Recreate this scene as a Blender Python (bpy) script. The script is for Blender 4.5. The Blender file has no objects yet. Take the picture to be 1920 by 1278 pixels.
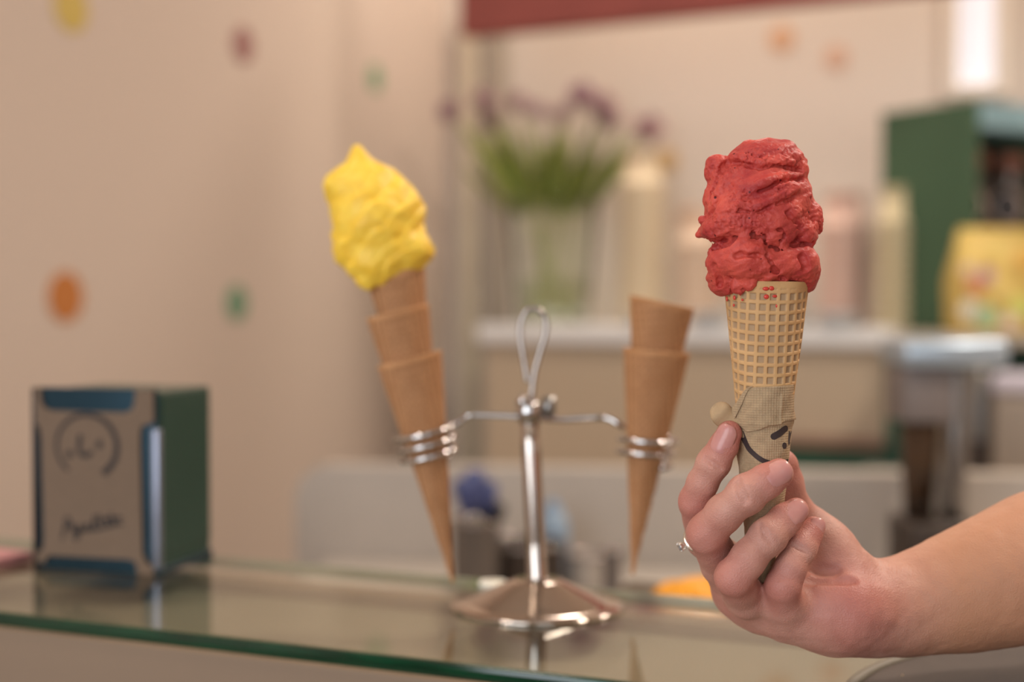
import bpy, bmesh, math, random
import numpy as np
from mathutils import Vector, Matrix
random.seed(7); RNG = np.random.default_rng(11)
scene = bpy.context.scene
col = scene.collection
PI = math.pi

# ------------------------------------------------------------------ camera, world, lights, exposure
F = 2667.0                       # focal length in pixels of the 1920x1278 frame (50 mm on 36 mm)
ZC = 0.18                        # eye height above the glass top (glass top is z = 0)
TH = math.atan(79.0 / F)         # camera looks slightly down
cam_d = bpy.data.cameras.new('camera'); cam = bpy.data.objects.new('camera', cam_d); col.objects.link(cam)
cam.location = (0, 0, ZC); cam.rotation_euler = (PI / 2 - TH, 0, 0)
cam_d.lens = 50; cam_d.sensor_width = 36; cam_d.clip_start = 0.02
cam_d.dof.use_dof = True; cam_d.dof.focus_distance = 0.588; cam_d.dof.aperture_fstop = 4.0
scene.camera = cam
vs = scene.view_settings
vs.view_transform = 'Standard'; vs.look = 'None'; vs.gamma = 1.0; vs.use_curve_mapping = False
vs.exposure = 0.0
scene.cycles.use_denoising = True
scene.cycles.max_bounces = 8
world = bpy.data.worlds.new('world'); scene.world = world; world.use_nodes = True
wb = world.node_tree.nodes['Background']; wb.inputs[0].default_value = (0.80, 0.88, 1.0, 1); wb.inputs[1].default_value = 0.6

def area_light(name, loc, target, sx, sy, power, color):
    d = bpy.data.lights.new(name, 'AREA'); d.shape = 'RECTANGLE'; d.size = sx; d.size_y = sy
    d.energy = power; d.color = color
    o = bpy.data.objects.new(name, d); col.objects.link(o); o.location = loc
    o.rotation_euler = (Vector(target) - Vector(loc)).to_track_quat('-Z', 'Y').to_euler()
    return o
# daylight through the two shop windows behind the viewer 
area_light('daylight_window_left', (-1.345, -1.41, 0.55), (-1.345 + .394, -1.41 + .919, 0.55), 1.5, 1.8, 42, (0.88, 0.94, 1.0))
area_light('daylight_window_right', (0.54, -2.22, 0.55), (0.54 + .394, -2.22 + .919, 0.55), 1.3, 1.8, 9, (0.9, 0.95, 1.0))
LAMPS = [(-0.9, 0.6), (1.25, 0.9), (0.36, 3.58), (1.6, 2.3)]
LAMP_POWER = [11, 32, 15, 30]

# ------------------------------------------------------------------ helpers
def at(px, py, Y):
    a = (px - 960) / F; b = (639 - py) / F
    dy = b * math.sin(TH) + math.cos(TH); dz = b * math.cos(TH) - math.sin(TH)
    s = Y / dy
    return Vector((a * s, Y, ZC + dz * s))
def pxm(Y): return Y / F          # metres per pixel at depth Y

def lin(c):
    out = []
    for v in c[:3]:
        v = v / 255.0
        out.append(v / 12.92 if v <= 0.04045 else ((v + 0.055) / 1.055) ** 2.4)
    return (*out, 1)

MATS = {}
def mat(name, rgb, rough=0.6, metal=0.0, var=0.0, vscale=20.0, bump=0.0, bscale=200.0, sss=0.0, sssr=(1, .4, .25), sscale=0.004,
        rgb2=None, spec=0.5, trans=0.0, ior=1.45, coat=0.0, stretch=None, emit=0.0):
    m = bpy.data.materials.new(name); m.use_nodes = True; MATS[name] = m
    nt = m.node_tree; N = nt.nodes; L = nt.links; p = N['Principled BSDF']
    c = lin(rgb)
    p.inputs['Base Color'].default_value = c; p.inputs['Roughness'].default_value = rough; p.inputs['Metallic'].default_value = metal
    p.inputs['Specular IOR Level'].default_value = spec; p.inputs['IOR'].default_value = ior
    p.inputs['Transmission Weight'].default_value = trans; p.inputs['Coat Weight'].default_value = coat
    if sss:
        p.inputs['Subsurface Weight'].default_value = sss; p.inputs['Subsurface Radius'].default_value = sssr; p.inputs['Subsurface Scale'].default_value = sscale
    if emit:
        p.inputs['Emission Color'].default_value = c; p.inputs['Emission Strength'].default_value = emit
    tc = N.new('ShaderNodeTexCoord'); src = tc.outputs['Object']
    if stretch:
        mp = N.new('ShaderNodeMapping'); mp.inputs['Scale'].default_value = stretch; L.new(src, mp.inputs[0]); src = mp.outputs[0]
    if var or rgb2:
        n = N.new('ShaderNodeTexNoise'); n.inputs['Scale'].default_value = vscale; n.inputs['Detail'].default_value = 4; L.new(src, n.inputs[0])
        r = N.new('ShaderNodeValToRGB'); L.new(n.outputs[0], r.inputs[0])
        c2 = lin(rgb2) if rgb2 else tuple(x * (1 - var) for x in c[:3]) + (1,)
        r.color_ramp.elements[0].position = 0.35; r.color_ramp.elements[1].position = 0.65
        r.color_ramp.elements[0].color = c2; r.color_ramp.elements[1].color = c
        L.new(r.outputs[0], p.inputs['Base Color'])
    if bump:
        n = N.new('ShaderNodeTexNoise'); n.inputs['Scale'].default_value = bscale; n.inputs['Detail'].default_value = 3; L.new(src, n.inputs[0])
        b = N.new('ShaderNodeBump'); b.inputs['Strength'].default_value = bump; b.inputs['Distance'].default_value = 0.3 / bscale
        L.new(n.outputs[0], b.inputs['Height']); L.new(b.outputs[0], p.inputs['Normal'])
    return m

ORG = {}
def empty(name, loc):
    o = bpy.data.objects.new(name, None); col.objects.link(o); o.location = loc; o.empty_display_size = 0.02
    ORG[o.name] = Vector(loc); return o
def tag(o, label, cat, group=None, kind=None):
    if label: o['label'] = label
    if cat: o['category'] = cat
    if group: o['group'] = group
    if kind: o['kind'] = kind
    return o
def obj(name, me, m, parent=None, smooth=True, origin=None, raw=False):
    """me: mesh or (verts, faces) in world coordinates; linked under parent with the parent's base as origin"""
    if isinstance(me, tuple):
        v, f = me; k = bpy.data.meshes.new(name); k.from_pydata([tuple(x) for x in v], [], [tuple(x) for x in f]); me = k
    if isinstance(me, bmesh.types.BMesh):
        k = bpy.data.meshes.new(name); me.to_mesh(k); me.free(); me = k
    me.name = name
    if smooth:
        me.polygons.foreach_set('use_smooth', [True] * len(me.polygons))
    if m is not None: me.materials.append(m)
    o = bpy.data.objects.new(name, me); col.objects.link(o)
    if parent is not None:
        wo = ORG[parent.name]; o.parent = parent
    else:
        n = len(me.vertices); co = np.empty(n * 3, 'f'); me.vertices.foreach_get('co', co); co = co.reshape(-1, 3)
        wo = Vector(origin) if origin is not None else Vector(((co[:, 0].min() + co[:, 0].max()) / 2, (co[:, 1].min() + co[:, 1].max()) / 2, co[:, 2].min()))
        o.location = wo
    if not raw: me.transform(Matrix.Translation(-wo))
    ORG[o.name] = wo
    me.update()
    return o
def frame(loc, rz=0.0, rx=0.0, ry=0.0):
    return Matrix.Translation(loc) @ Matrix.Rotation(rz, 4, 'Z') @ Matrix.Rotation(rx, 4, 'X') @ Matrix.Rotation(ry, 4, 'Y')
def box_bm(sx, sy, sz, T=None, bev=0.0, seg=2, base=True):
    bm = bmesh.new(); bmesh.ops.create_cube(bm, size=1)
    for v in bm.verts:
        v.co = Vector((v.co.x * sx, v.co.y * sy, v.co.z * sz + (sz / 2 if base else 0)))
    if bev:
        bmesh.ops.bevel(bm, geom=bm.edges[:] + bm.verts[:], offset=bev, segments=seg, affect='EDGES', profile=0.5)
    if T is not None: bmesh.ops.transform(bm, matrix=T, verts=bm.verts)
    return bm
def lathe(prof, seg=48, T=None, close=False):
    """prof: list of (r, z); first / last points with r = 0 are poles"""
    V = []; Fc = []; rings = []
    for r, z in prof:
        if r < 1e-7:
            rings.append([len(V)]); V.append(Vector((0, 0, z)))
        else:
            rings.append(list(range(len(V), len(V) + seg)))
            for k in range(seg):
                a = 2 * PI * k / seg; V.append(Vector((r * math.cos(a), r * math.sin(a), z)))
    prs = list(zip(rings, rings[1:])) + ([(rings[-1], rings[0])] if close else [])
    for A, B in prs:
        for k in range(seg):
            j = (k + 1) % seg
            if len(A) == 1 and len(B) == 1: continue
            if len(A) == 1: Fc.append((A[0], B[j], B[k]))
            elif len(B) == 1: Fc.append((A[k], A[j], B[0]))
            else: Fc.append((A[k], A[j], B[j], B[k]))
    if T is not None: V = [T @ v for v in V]
    return V, Fc
def tube(pts, rad, seg=12, closed=False, flat=None):
    P = [Vector(p) for p in pts]; n = len(P)
    R = rad if isinstance(rad, (list, tuple)) else [rad] * n
    V = []; Fc = []; up = None
    for i in range(n):
        if closed: t = (P[(i + 1) % n] - P[i - 1]).normalized()
        else: t = (P[min(i + 1, n - 1)] - P[max(i - 1, 0)]).normalized()
        if up is None:
            up = t.orthogonal().normalized()
        up = (up - t * up.dot(t)).normalized(); s = t.cross(up)
        for k in range(seg):
            a = 2 * PI * k / seg; V.append(P[i] + up * (math.cos(a) * R[i]) + s * (math.sin(a) * R[i]))
    m = n if closed else n - 1
    for i in range(m):
        for k in range(seg):
            j = (k + 1) % seg; b = ((i + 1) % n) * seg
            Fc.append((i * seg + k, i * seg + j, b + j, b + k))
    if not closed:
        Fc.append(tuple(range(seg))[::-1]); Fc.append(tuple((n - 1) * seg + k for k in range(seg)))
    return V, Fc
def spline(P, n=8, closed=False):
    P = [Vector(p) for p in P]; out = []; m = len(P)
    rng = range(m) if closed else range(m - 1)
    for i in rng:
        if closed: a, b, c, d = P[i - 1], P[i], P[(i + 1) % m], P[(i + 2) % m]
        else: a, b, c, d = P[max(i - 1, 0)], P[i], P[i + 1], P[min(i + 2, m - 1)]
        for k in range(n):
            t = k / n
            out.append(0.5 * ((2 * b) + (c - a) * t + (2 * a - 5 * b + 4 * c - d) * t * t + (3 * b - a - 3 * c + d) * t ** 3))
    if not closed: out.append(P[-1])
    return out
def merge(*parts):
    V = []; Fc = []
    for v, f in parts:
        o = len(V); V += list(v); Fc += [tuple(i + o for i in q) for q in f]
    return V, Fc
def ribbon(pts2, w, surf, th=0.0002, caps=True):
    """flat printed stroke: 2-D points, width, mapped by surf(x, y, h) to the world"""
    P = [Vector((p[0], p[1])) for p in pts2]; n = len(P); V = []; Fc = []
    for i in range(n):
        t = P[min(i + 1, n - 1)] - P[max(i - 1, 0)]; t.normalize(); s = Vector((-t.y, t.x))
        wi = w[i] if isinstance(w, (list, tuple)) else w
        a = P[i] + s * wi / 2; b = P[i] - s * wi / 2
        V += [surf(a.x, a.y, 0), surf(a.x, a.y, th), surf(b.x, b.y, th), surf(b.x, b.y, 0)]
    for i in range(n - 1):
        o = i * 4
        for k in range(4):
            j = (k + 1) % 4; Fc.append((o + k, o + j, o + 4 + j, o + 4 + k))
    Fc.append((0, 1, 2, 3)); o = 4 * (n - 1); Fc.append((o + 3, o + 2, o + 1, o))
    return V, Fc
def disc2(cx, cy, rx, ry, surf, th=0.0002, n=24, rot=0.0):
    V = []; Fc = []
    for h in (0, th):
        for k in range(n):
            a = 2 * PI * k / n; x = rx * math.cos(a); y = ry * math.sin(a)
            V.append(surf(cx + x * math.cos(rot) - y * math.sin(rot), cy + x * math.sin(rot) + y * math.cos(rot), h))
    Fc.append(tuple(range(n))[::-1]); Fc.append(tuple(range(n, 2 * n)))
    for k in range(n):
        j = (k + 1) % n; Fc.append((k, j, n + j, n + k))
    return V, Fc
def poly_prism(outline, surf, h0, h1, bevel=None):
    n = len(outline); V = [surf(x, y, h0) for x, y in outline] + [surf(x, y, h1) for x, y in outline]
    Fc = [tuple(range(n))[::-1], tuple(range(n, 2 * n))]
    for k in range(n):
        j = (k + 1) % n; Fc.append((k, j, n + j, n + k))
    return V, Fc

# ------------------------------------------------------------------ implicit surfaces (numpy surface nets)
LAT = RNG.random((32, 32, 32)).astype('f') * 2 - 1
def vnoise(p):
    i = np.floor(p).astype(int); f = p - i; f = f * f * f * (f * (f * 6 - 15) + 10); i &= 31; j = (i + 1) & 31
    x0, y0, z0 = i.T; x1, y1, z1 = j.T; fx, fy, fz = f.T
    def lp(a, b, t): return a + (b - a) * t
    return lp(lp(lp(LAT[x0, y0, z0], LAT[x1, y0, z0], fx), lp(LAT[x0, y1, z0], LAT[x1, y1, z0], fx), fy),
              lp(lp(LAT[x0, y0, z1], LAT[x1, y0, z1], fx), lp(LAT[x0, y1, z1], LAT[x1, y1, z1], fx), fy), fz)
def fbm(p, oct=3):
    s = 0; a = 1.0
    for k in range(oct):
        s = s + a * vnoise(p * (2 ** k) + 7.3 * k); a *= 0.5
    return s
class Field:
    def __init__(s, lo, hi, h):
        s.lo = np.array(lo, 'f'); s.h = h; s.n = np.ceil((np.array(hi) - s.lo) / h).astype(int) + 1
        s.f = np.full(s.n, 0.02, 'f')
    def blank(s):
        g = Field.__new__(Field); g.lo, g.h, g.n = s.lo, s.h, s.n; g.f = np.full(s.n, 0.02, 'f'); return g
    def box(s, lo, hi):
        a = np.clip(np.floor((np.array(lo) - s.lo) / s.h).astype(int), 0, s.n - 1); b = np.clip(np.ceil((np.array(hi) - s.lo) / s.h).astype(int) + 1, 1, s.n)
        if np.any(b <= a): return None, None
        sl = tuple(slice(x, y) for x, y in zip(a, b))
        g = np.meshgrid(*[s.lo[k] + s.h * np.arange(a[k], b[k], dtype='f') for k in range(3)], indexing='ij')
        return sl, g
    @staticmethod
    def smin(a, b, k):
        h = np.clip(0.5 + 0.5 * (b - a) / k, 0, 1); return b + (a - b) * h - k * h * (1 - h)
    def _cap(s, a, b, ra, rb, g, sq=None):
        a = np.array(a, 'f'); ba = np.array(b, 'f') - a; d = float(ba @ ba) + 1e-12
        X, Y, Z = g[0] - a[0], g[1] - a[1], g[2] - a[2]
        t = np.clip((X * ba[0] + Y * ba[1] + Z * ba[2]) / d, 0, 1)
        return np.sqrt((X - t * ba[0]) ** 2 + (Y - t * ba[1]) ** 2 + (Z - t * ba[2]) ** 2) - (ra + (rb - ra) * t)
    def cap(s, a, b, ra, rb, k=0.003, sub=False):
        m = max(ra, rb) + k + 4 * s.h; A = np.minimum(a, b) - m; B = np.maximum(a, b) + m
        sl, g = s.box(A, B)
        if sl is None: return
        d = s._cap(a, b, ra, rb, g)
        if sub: s.f[sl] = -s.smin(-s.f[sl], d, k)
        else: s.f[sl] = s.smin(s.f[sl], d, k)
    def ell(s, c, r, k=0.003, rot=None):
        r = np.array(r, 'f'); c = np.array(c, 'f'); m = r.max() + k + 4 * s.h
        sl, g = s.box(c - m, c + m)
        if sl is None: return
        q = [g[i] - c[i] for i in range(3)]
        if rot is not None:
            R = np.array(rot.transposed(), 'f'); q = [R[i, 0] * q[0] + R[i, 1] * q[1] + R[i, 2] * q[2] for i in range(3)]
        k0 = np.sqrt(sum((q[i] / r[i]) ** 2 for i in range(3))); k1 = np.sqrt(sum((q[i] / r[i] ** 2) ** 2 for i in range(3))) + 1e-9
        d = k0 * (k0 - 1.0) / k1
        s.f[sl] = s.smin(s.f[sl], d, k)
    def join(s, g, k): s.f = s.smin(s.f, g.f, k)
    def band(s, fn, w=0.006):
        idx = np.argwhere(np.abs(s.f) < w); p = s.lo + s.h * idx.astype('f')
        s.f[tuple(idx.T)] += fn(p)
    def trace(s, p, d, n=400):
        p = np.array(p, 'f'); d = np.array(d, 'f'); d /= np.linalg.norm(d)
        for _ in range(n):
            i = np.round((p - s.lo) / s.h).astype(int)
            if np.all(i >= 0) and np.all(i < s.n) and s.f[tuple(i)] < 0: return Vector(p)
            p = p + d * s.h * 0.8
        return None
    def mesh(s, name):
        f = s.f; ins = f < 0; h = s.h
        c = [ins[a:ins.shape[0] - 1 + a, b:ins.shape[1] - 1 + b, d:ins.shape[2] - 1 + d] for a in (0, 1) for b in (0, 1) for d in (0, 1)]
        sm = sum(x.astype('i1') for x in c); cells = np.argwhere((sm > 0) & (sm < 8)); n = len(cells)
        ID = np.full(sm.shape, -1, 'i4'); ID[tuple(cells.T)] = np.arange(n)
        acc = np.zeros((n, 3)); cnt = np.zeros(n)
        corner = [(a, b, d) for a in (0, 1) for b in (0, 1) for d in (0, 1)]
        val = {q: f[cells[:, 0] + q[0], cells[:, 1] + q[1], cells[:, 2] + q[2]] for q in corner}
        for q in corner:
            for ax in range(3):
                if q[ax]: continue
                r = list(q); r[ax] = 1; r = tuple(r); a, b = val[q], val[r]
                mk = (a < 0) != (b < 0); t = np.where(mk, a / (a - b + 1e-20), 0)
                for k in range(3):
                    acc[:, k] += np.where(mk, q[k] + (t if k == ax else 0), 0)
                cnt += mk
        V = (cells + acc / cnt[:, None]) * h + s.lo
        quads = []
        for ax in range(3):
            u, v = (ax + 1) % 3, (ax + 2) % 3
            A = ins; B = np.roll(ins, -1, ax)
            e = np.argwhere(A != B)
            e = e[(e[:, ax] < s.n[ax] - 1) & (e[:, u] > 0) & (e[:, v] > 0) & (e[:, u] < s.n[u] - 1) & (e[:, v] < s.n[v] - 1)]
            def idd(du, dv):
                q = e.copy(); q[:, u] -= du; q[:, v] -= dv; return ID[q[:, 0], q[:, 1], q[:, 2]]
            Q = np.stack([idd(1, 1), idd(0, 1), idd(0, 0), idd(1, 0)], 1)
            fl = ~A[tuple(e.T)]
            Q[fl] = Q[fl][:, ::-1]; quads.append(Q)
        Q = np.concatenate(quads); Q = Q[(Q >= 0).all(1)]
        me = bpy.data.meshes.new(name); me.vertices.add(n); me.vertices.foreach_set('co', V.astype('f').ravel())
        me.loops.add(len(Q) * 4); me.loops.foreach_set('vertex_index', Q.astype('i4').ravel())
        me.polygons.add(len(Q)); me.polygons.foreach_set('loop_start', np.arange(0, len(Q) * 4, 4, dtype='i4'))
        me.update(calc_edges=True); me.validate()
        return me, V

# ------------------------------------------------------------------ the shop's own axes: counter, beam and back wall run parallel
RZ = math.radians(-23.2)
E1 = Vector((math.cos(RZ), math.sin(RZ), 0)); E2 = Vector((-math.sin(RZ), math.cos(RZ), 0))
C0 = Vector((-0.19, 4.2, 0))                         # the corner of left and back wall
def W(a, b, z): return C0 + E1 * a + E2 * b + Vector((0, 0, z))
def shop_box(a0, a1, b0, b1, z0, z1, bev=0.0):
    return box_bm(a1 - a0, b1 - b0, z1 - z0, Matrix.Translation(W((a0 + a1) / 2, (b0 + b1) / 2, z0)) @ Matrix.Rotation(RZ, 4, 'Z'), bev)
FLOOR, CEIL, AW, BF = -1.05, 1.9, 4.2, -5.7

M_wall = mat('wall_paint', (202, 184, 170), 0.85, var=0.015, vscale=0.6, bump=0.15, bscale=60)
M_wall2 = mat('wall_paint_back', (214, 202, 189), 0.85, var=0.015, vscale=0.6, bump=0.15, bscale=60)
M_ceil = mat('ceiling_paint', (228, 218, 205), 0.9)
M_floor = mat('floor_tile', (150, 132, 114), 0.5, var=0.15, vscale=3)
M_front = mat('front_wall_paint', (150, 134, 120), 0.9)
M_maroon = mat('maroon_board', (160, 84, 76), 0.7, var=0.1, vscale=6)
M_post = mat('post_cream', (206, 192, 168), 0.6)
M_grey = mat('post_grey', (170, 158, 142), 0.5)
M_greenp = mat('green_paint', (36, 84, 62), 0.5, var=0.1, vscale=8)
M_white = mat('white_laminate', (244, 244, 243), 0.4)
M_work = mat('grey_worktop', (182, 172, 162), 0.45, var=0.06, vscale=10)
M_beige = mat('beige_panel', (204, 184, 158), 0.6)
M_counter = mat('counter_front', (136, 114, 94), 0.6, var=0.08, vscale=4)
M_inner = mat('counter_inner', (124, 114, 96), 0.7, var=0.06, vscale=4)
M_steel = mat('steel', (164, 156, 150), 0.14, metal=1.0)
M_chrome = mat('chrome', (196, 192, 190), 0.09, metal=1.0)
M_base = mat('stand_steel', (196, 184, 174), 0.13, metal=1.0)
M_brushed = mat('brushed_steel', (150, 146, 142), 0.35, metal=1.0, bump=0.05, bscale=400)

def st(name, me, m, parent=None):
    o = obj(name, me, m, parent, smooth=False)
    if parent is None: o['kind'] = 'structure'
    return o
floor = st('floor', shop_box(-0.1, AW + .1, BF - .1, .1, FLOOR - .1, FLOOR), M_floor)
ceiling = st('ceiling', shop_box(-0.1, AW + .1, BF - .1, .1, CEIL, CEIL + .1), M_ceil)
wall_left = st('wall_left', shop_box(-0.1, 0, BF, 0, FLOOR, CEIL), M_wall)
wall_back = st('wall_back', shop_box(-0.1, AW + .1, 0, .1, FLOOR, CEIL), M_wall2)
wall_right = st('wall_right', shop_box(AW, AW + .1, BF, 0, FLOOR, CEIL), M_wall)
# front wall with the two shop windows behind the viewer
WIN = [(0.35, 1.95), (2.5, 3.9)]
wf = bmesh.new()
def add_bm(dst, src):
    k = bpy.data.meshes.new('t'); src.to_mesh(k); src.free(); dst.from_mesh(k); bpy.data.meshes.remove(k)
for a0, a1, z0, z1 in [(-.1, .35, FLOOR, CEIL), (1.95, 2.5, FLOOR, CEIL), (3.9, AW + .1, FLOOR, CEIL), (.35, 1.95, FLOOR, -.35), (.35, 1.95, 1.5, CEIL), (2.5, 3.9, FLOOR, -.35), (2.5, 3.9, 1.5, CEIL)]:
    add_bm(wf, shop_box(a0, a1, BF - .1, BF, z0, z1))
st('wall_front', wf, M_front)

# coloured dots stuck on the walls
def wall_point(px, py, left):
    d = at(px, py, 1.0) - Vector((0, 0, ZC)); n = E1 if left else E2
    t = (C0 - Vector((0, 0, ZC))).dot(n) / d.dot(n)
    return Vector((0, 0, ZC)) + d * t
for px, py, rgb, left, r in [(132, 14, (198, 172, 92), 1, .046), (455, 84, (152, 108, 104), 1, .040), (703, 147, (122, 152, 120), 1, .036), (122, 556, (186, 116, 58), 1, .047),
                          (443, 568, (112, 146, 118), 1, .040), (1466, 72, (208, 168, 136), 0, .035), (1568, 108, (206, 172, 150), 0, .032), (1296, 412, (208, 156, 122), 0, .036), (1252, 300, (206, 172, 120), 0, .03)]:
    p = wall_point(px, py, left); n = E1 if left else -E2; s = n.cross(Vector((0, 0, 1)))
    o = obj('dot', disc2(0, 0, r, r, lambda x, y, h: p + s * x + Vector((0, 0, y)) + n * h, 0.003, 32), mat('dot_paint', rgb, 0.8), wall_left if left else wall_back, smooth=False)
# narrow bright window in the back wall
w1 = empty('window_1', wall_point(1828, 172, 0)); w1['kind'] = 'structure'
def wall_quad(px0, px1, py0, py1, t0, t1):
    a0 = (wall_point(px0, 300, 0) - C0).dot(E1); a1 = (wall_point(px1, 300, 0) - C0).dot(E1)
    z1 = wall_point((px0 + px1) / 2, py0, 0).z; z0 = wall_point((px0 + px1) / 2, py1, 0).z
    return a0, a1, z0, z1
a0, a1, z0, z1 = wall_quad(1795, 1866, -260, 160, 0, 0)
obj('pane', shop_box(a0, a1, -.012, -.004, z0, z1), mat('frosted_daylight', (232, 232, 240), 0.4, emit=0.4), w1, smooth=False)
for q in ((a0 - .03, a0, z0 - .03, z1 + .03), (a1, a1 + .03, z0 - .03, z1 + .03), (a0, a1, z0 - .03, z0), (a0, a1, z1, z1 + .03)):
    obj('window_frame', shop_box(q[0], q[1], -.03, 0, q[2], q[3], .003), M_ceil, w1, smooth=False)
# posts in the corner
st('trim_1', shop_box(.05, .105, -.03, 0, FLOOR, 1.0, .006), M_post)
st('trim_2', shop_box(.135, .20, -.03, 0, FLOOR, 1.0, .006), M_grey)

# ceiling lamps out of view, for warm fill; rearmost one added to brighten the corner
M_lampframe = mat('lamp_frame', (225, 225, 225), 0.4)
M_diff = mat('lamp_diffuser', (255, 226, 190), 0.5, emit=3.0)
for i, (x, y) in enumerate(LAMPS):
    t = empty('ceiling_lamp', (x, y, CEIL))
    tag(t, 'round warm ceiling lamp ' + ['above the napkin dispenser side', 'above the hand with the red cone', 'added to brighten the corner on the flower vase side', 'above the green shelf unit'][i], 'lamp', 'ceiling lamps')
    obj('frame', lathe([(.15, CEIL), (.17, CEIL), (.17, CEIL - .035), (.15, CEIL - .035)], 40, Matrix.Translation((x, y, 0)), close=True), M_lampframe, t)
    obj('diffuser', lathe([(0, CEIL - .028), (.15, CEIL - .028), (.15, CEIL - .004), (0, CEIL - .004)], 40, Matrix.Translation((x, y, 0))), M_diff, t, smooth=False)
    d = bpy.data.lights.new('lamp_light', 'AREA'); d.shape = 'DISK'; d.size = .3; d.energy = LAMP_POWER[i]; d.color = (1.0, 0.89, 0.77)
    lo = bpy.data.objects.new('lamp_light', d); col.objects.link(lo); lo.parent = t; lo.location = (0, 0, -.04)

# maroon menu board / beam hanging parallel to the counter
pa = at(862, 66, 3.4); za = pa.z
t = obj('menu_board', box_bm(1.9, .06, .42, Matrix.Translation((pa.x, pa.y, za)) @ Matrix.Rotation(math.radians(-27), 4, 'Z') @ Matrix.Translation((.95, .03, 0)), .004), M_maroon, smooth=False)
tag(t, 'long dark maroon board hanging across the top of the back wall', 'board')

# ------------------------------------------------------------------ counter: glass ledge on a beige body
PA, PB = 0.45, 2.75
B0, B1 = -3.155, -2.955
bodyt = empty('counter', W(1.6, -3.0, FLOOR)); tag(bodyt, 'beige service counter body under the glass ledge', 'counter')
obj('front_panel', shop_box(PA, PB, B0 + .01, B0 + .035, FLOOR, -.012, .002), M_counter, bodyt, smooth=False)
obj('inner_shelf', shop_box(PA, PB, B0 + .037, B1 - .02, -.04, -.020, .001), M_inner, bodyt, smooth=False)
obj('back_panel', shop_box(PA, PB, B1 - .018, B1 + .0, -.109, -.012, .002), M_counter, bodyt, smooth=False)

mg = bpy.data.materials.new('ledge_glass'); mg.use_nodes = True; nt = mg.node_tree; nt.nodes.clear()
o_ = nt.nodes.new('ShaderNodeOutputMaterial'); mx = nt.nodes.new('ShaderNodeMixShader'); tr = nt.nodes.new('ShaderNodeBsdfTransparent'); gl = nt.nodes.new('ShaderNodeBsdfGlossy'); fr = nt.nodes.new('ShaderNodeFresnel')
fr.inputs[0].default_value = 2.1; tr.inputs[0].default_value = (0.965, 0.975, 0.95, 1); gl.inputs['Roughness'].default_value = 0.015; gl.inputs['Color'].default_value = (.97, 1, .97, 1)
ge = nt.nodes.new('ShaderNodeNewGeometry'); inv = nt.nodes.new('ShaderNodeMath'); inv.operation = 'SUBTRACT'; inv.inputs[0].default_value = 1.0; nt.links.new(ge.outputs['Backfacing'], inv.inputs[1])
mu = nt.nodes.new('ShaderNodeMath'); mu.operation = 'MULTIPLY'; nt.links.new(fr.outputs[0], mu.inputs[0]); nt.links.new(inv.outputs[0], mu.inputs[1])
nt.links.new(mu.outputs[0], mx.inputs[0]); nt.links.new(tr.outputs[0], mx.inputs[1]); nt.links.new(gl.outputs[0], mx.inputs[2]); nt.links.new(mx.outputs[0], o_.inputs[0])
M_gedge = mat('glass_edge_green', (8, 58, 36), 0.08, var=0.5, vscale=30, stretch=(1, 1, 12), spec=0.6)
M_gedge2 = mat('glass_edge_light', (120, 130, 110), 0.06, spec=0.7)
ledge = empty('glass_ledge', W(1.6, -3.05, -.0085)); tag(ledge, 'clear glass counter ledge with a dark green polished edge', 'glass shelf')
GT = .008
obj('pane', shop_box(PA, PB, B0 + .0035, B1 - .0025, -GT, 0), mg, ledge, smooth=False)
obj('polished_edge', shop_box(PA, PB, B0, B0 + .0032, -GT, -.0002, .0012), M_gedge, ledge)
obj('polished_edge', shop_box(PA, PB, B1 - .0023, B1, -GT, -.0002, .0008), M_gedge2, ledge)

# ------------------------------------------------------------------ back of the shop
WZ = -.19
TW = Matrix.Translation((at(560, 900, 2.05).x, 2.05, 0)) @ Matrix.Rotation(math.radians(-7), 4, 'Z')
def wbox(x0, x1, y0, y1, z0, z1, bev=0.0): return box_bm(x1 - x0, y1 - y0, z1 - z0, TW @ Matrix.Translation(((x0 + x1) / 2, (y0 + y1) / 2, z0)), bev, 4)
wk = empty('worktop', TW @ Vector((.8, -.3, FLOOR))); tag(wk, 'light grey worktop with a raised rounded splash screen behind the glass ledge', 'worktop')
obj('top', wbox(.05, 2.2, -.46, -.021, WZ - .04, WZ, .004), M_work, wk, smooth=False)
obj('cabinet_front', wbox(.07, 2.2, -.44, -.021, FLOOR, WZ - .041, .004), M_work, wk, smooth=False)
def wsf(x, z, h): return TW @ Vector((x, -h, z))
sol = [(0, FLOOR), (2.2, FLOOR), (2.2, -.058)] + [(.05 + .05 * math.cos(a), -.108 + .05 * math.sin(a)) for a in np.radians(np.linspace(90, 180, 10))]
obj('splash_screen', poly_prism(sol, wsf, -.03, .02), M_work, wk, smooth=False)
rw = empty('rear_worktop', W(2.2, -.8, FLOOR)); tag(rw, 'rear worktop at the right, behind the splash screen', 'worktop')
obj('top', shop_box(1.3, 3.2, -1.3, -.51, -.24, -.20, .006), M_work, rw, smooth=False)
obj('cabinet_front', shop_box(1.33, 3.17, -1.27, -.51, FLOOR, -.241, .004), M_work, rw, smooth=False)
RW = -.20
bb = empty('back_bar', W(.9, -.2, FLOOR)); tag(bb, 'green and beige back bar with a white shelf carrying vase and cups', 'back bar')
obj('shelf', shop_box(.3, 1.36, -.45, -.002, .068, .113, .006), M_white, bb, smooth=False)
obj('back_panel', shop_box(.3, 1.07, -.40, -.37, FLOOR, .066, .004), M_beige, bb, smooth=False)
obj('niche_panel', shop_box(1.071, 1.334, -.40, -.37, -.150, .066, .004), M_beige, bb, smooth=False)
obj('niche_floor', shop_box(1.071, 1.334, -.45, -.37, -.168, -.151, .003), mat('niche_brown', (150, 112, 96), .6), bb, smooth=False)
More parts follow.
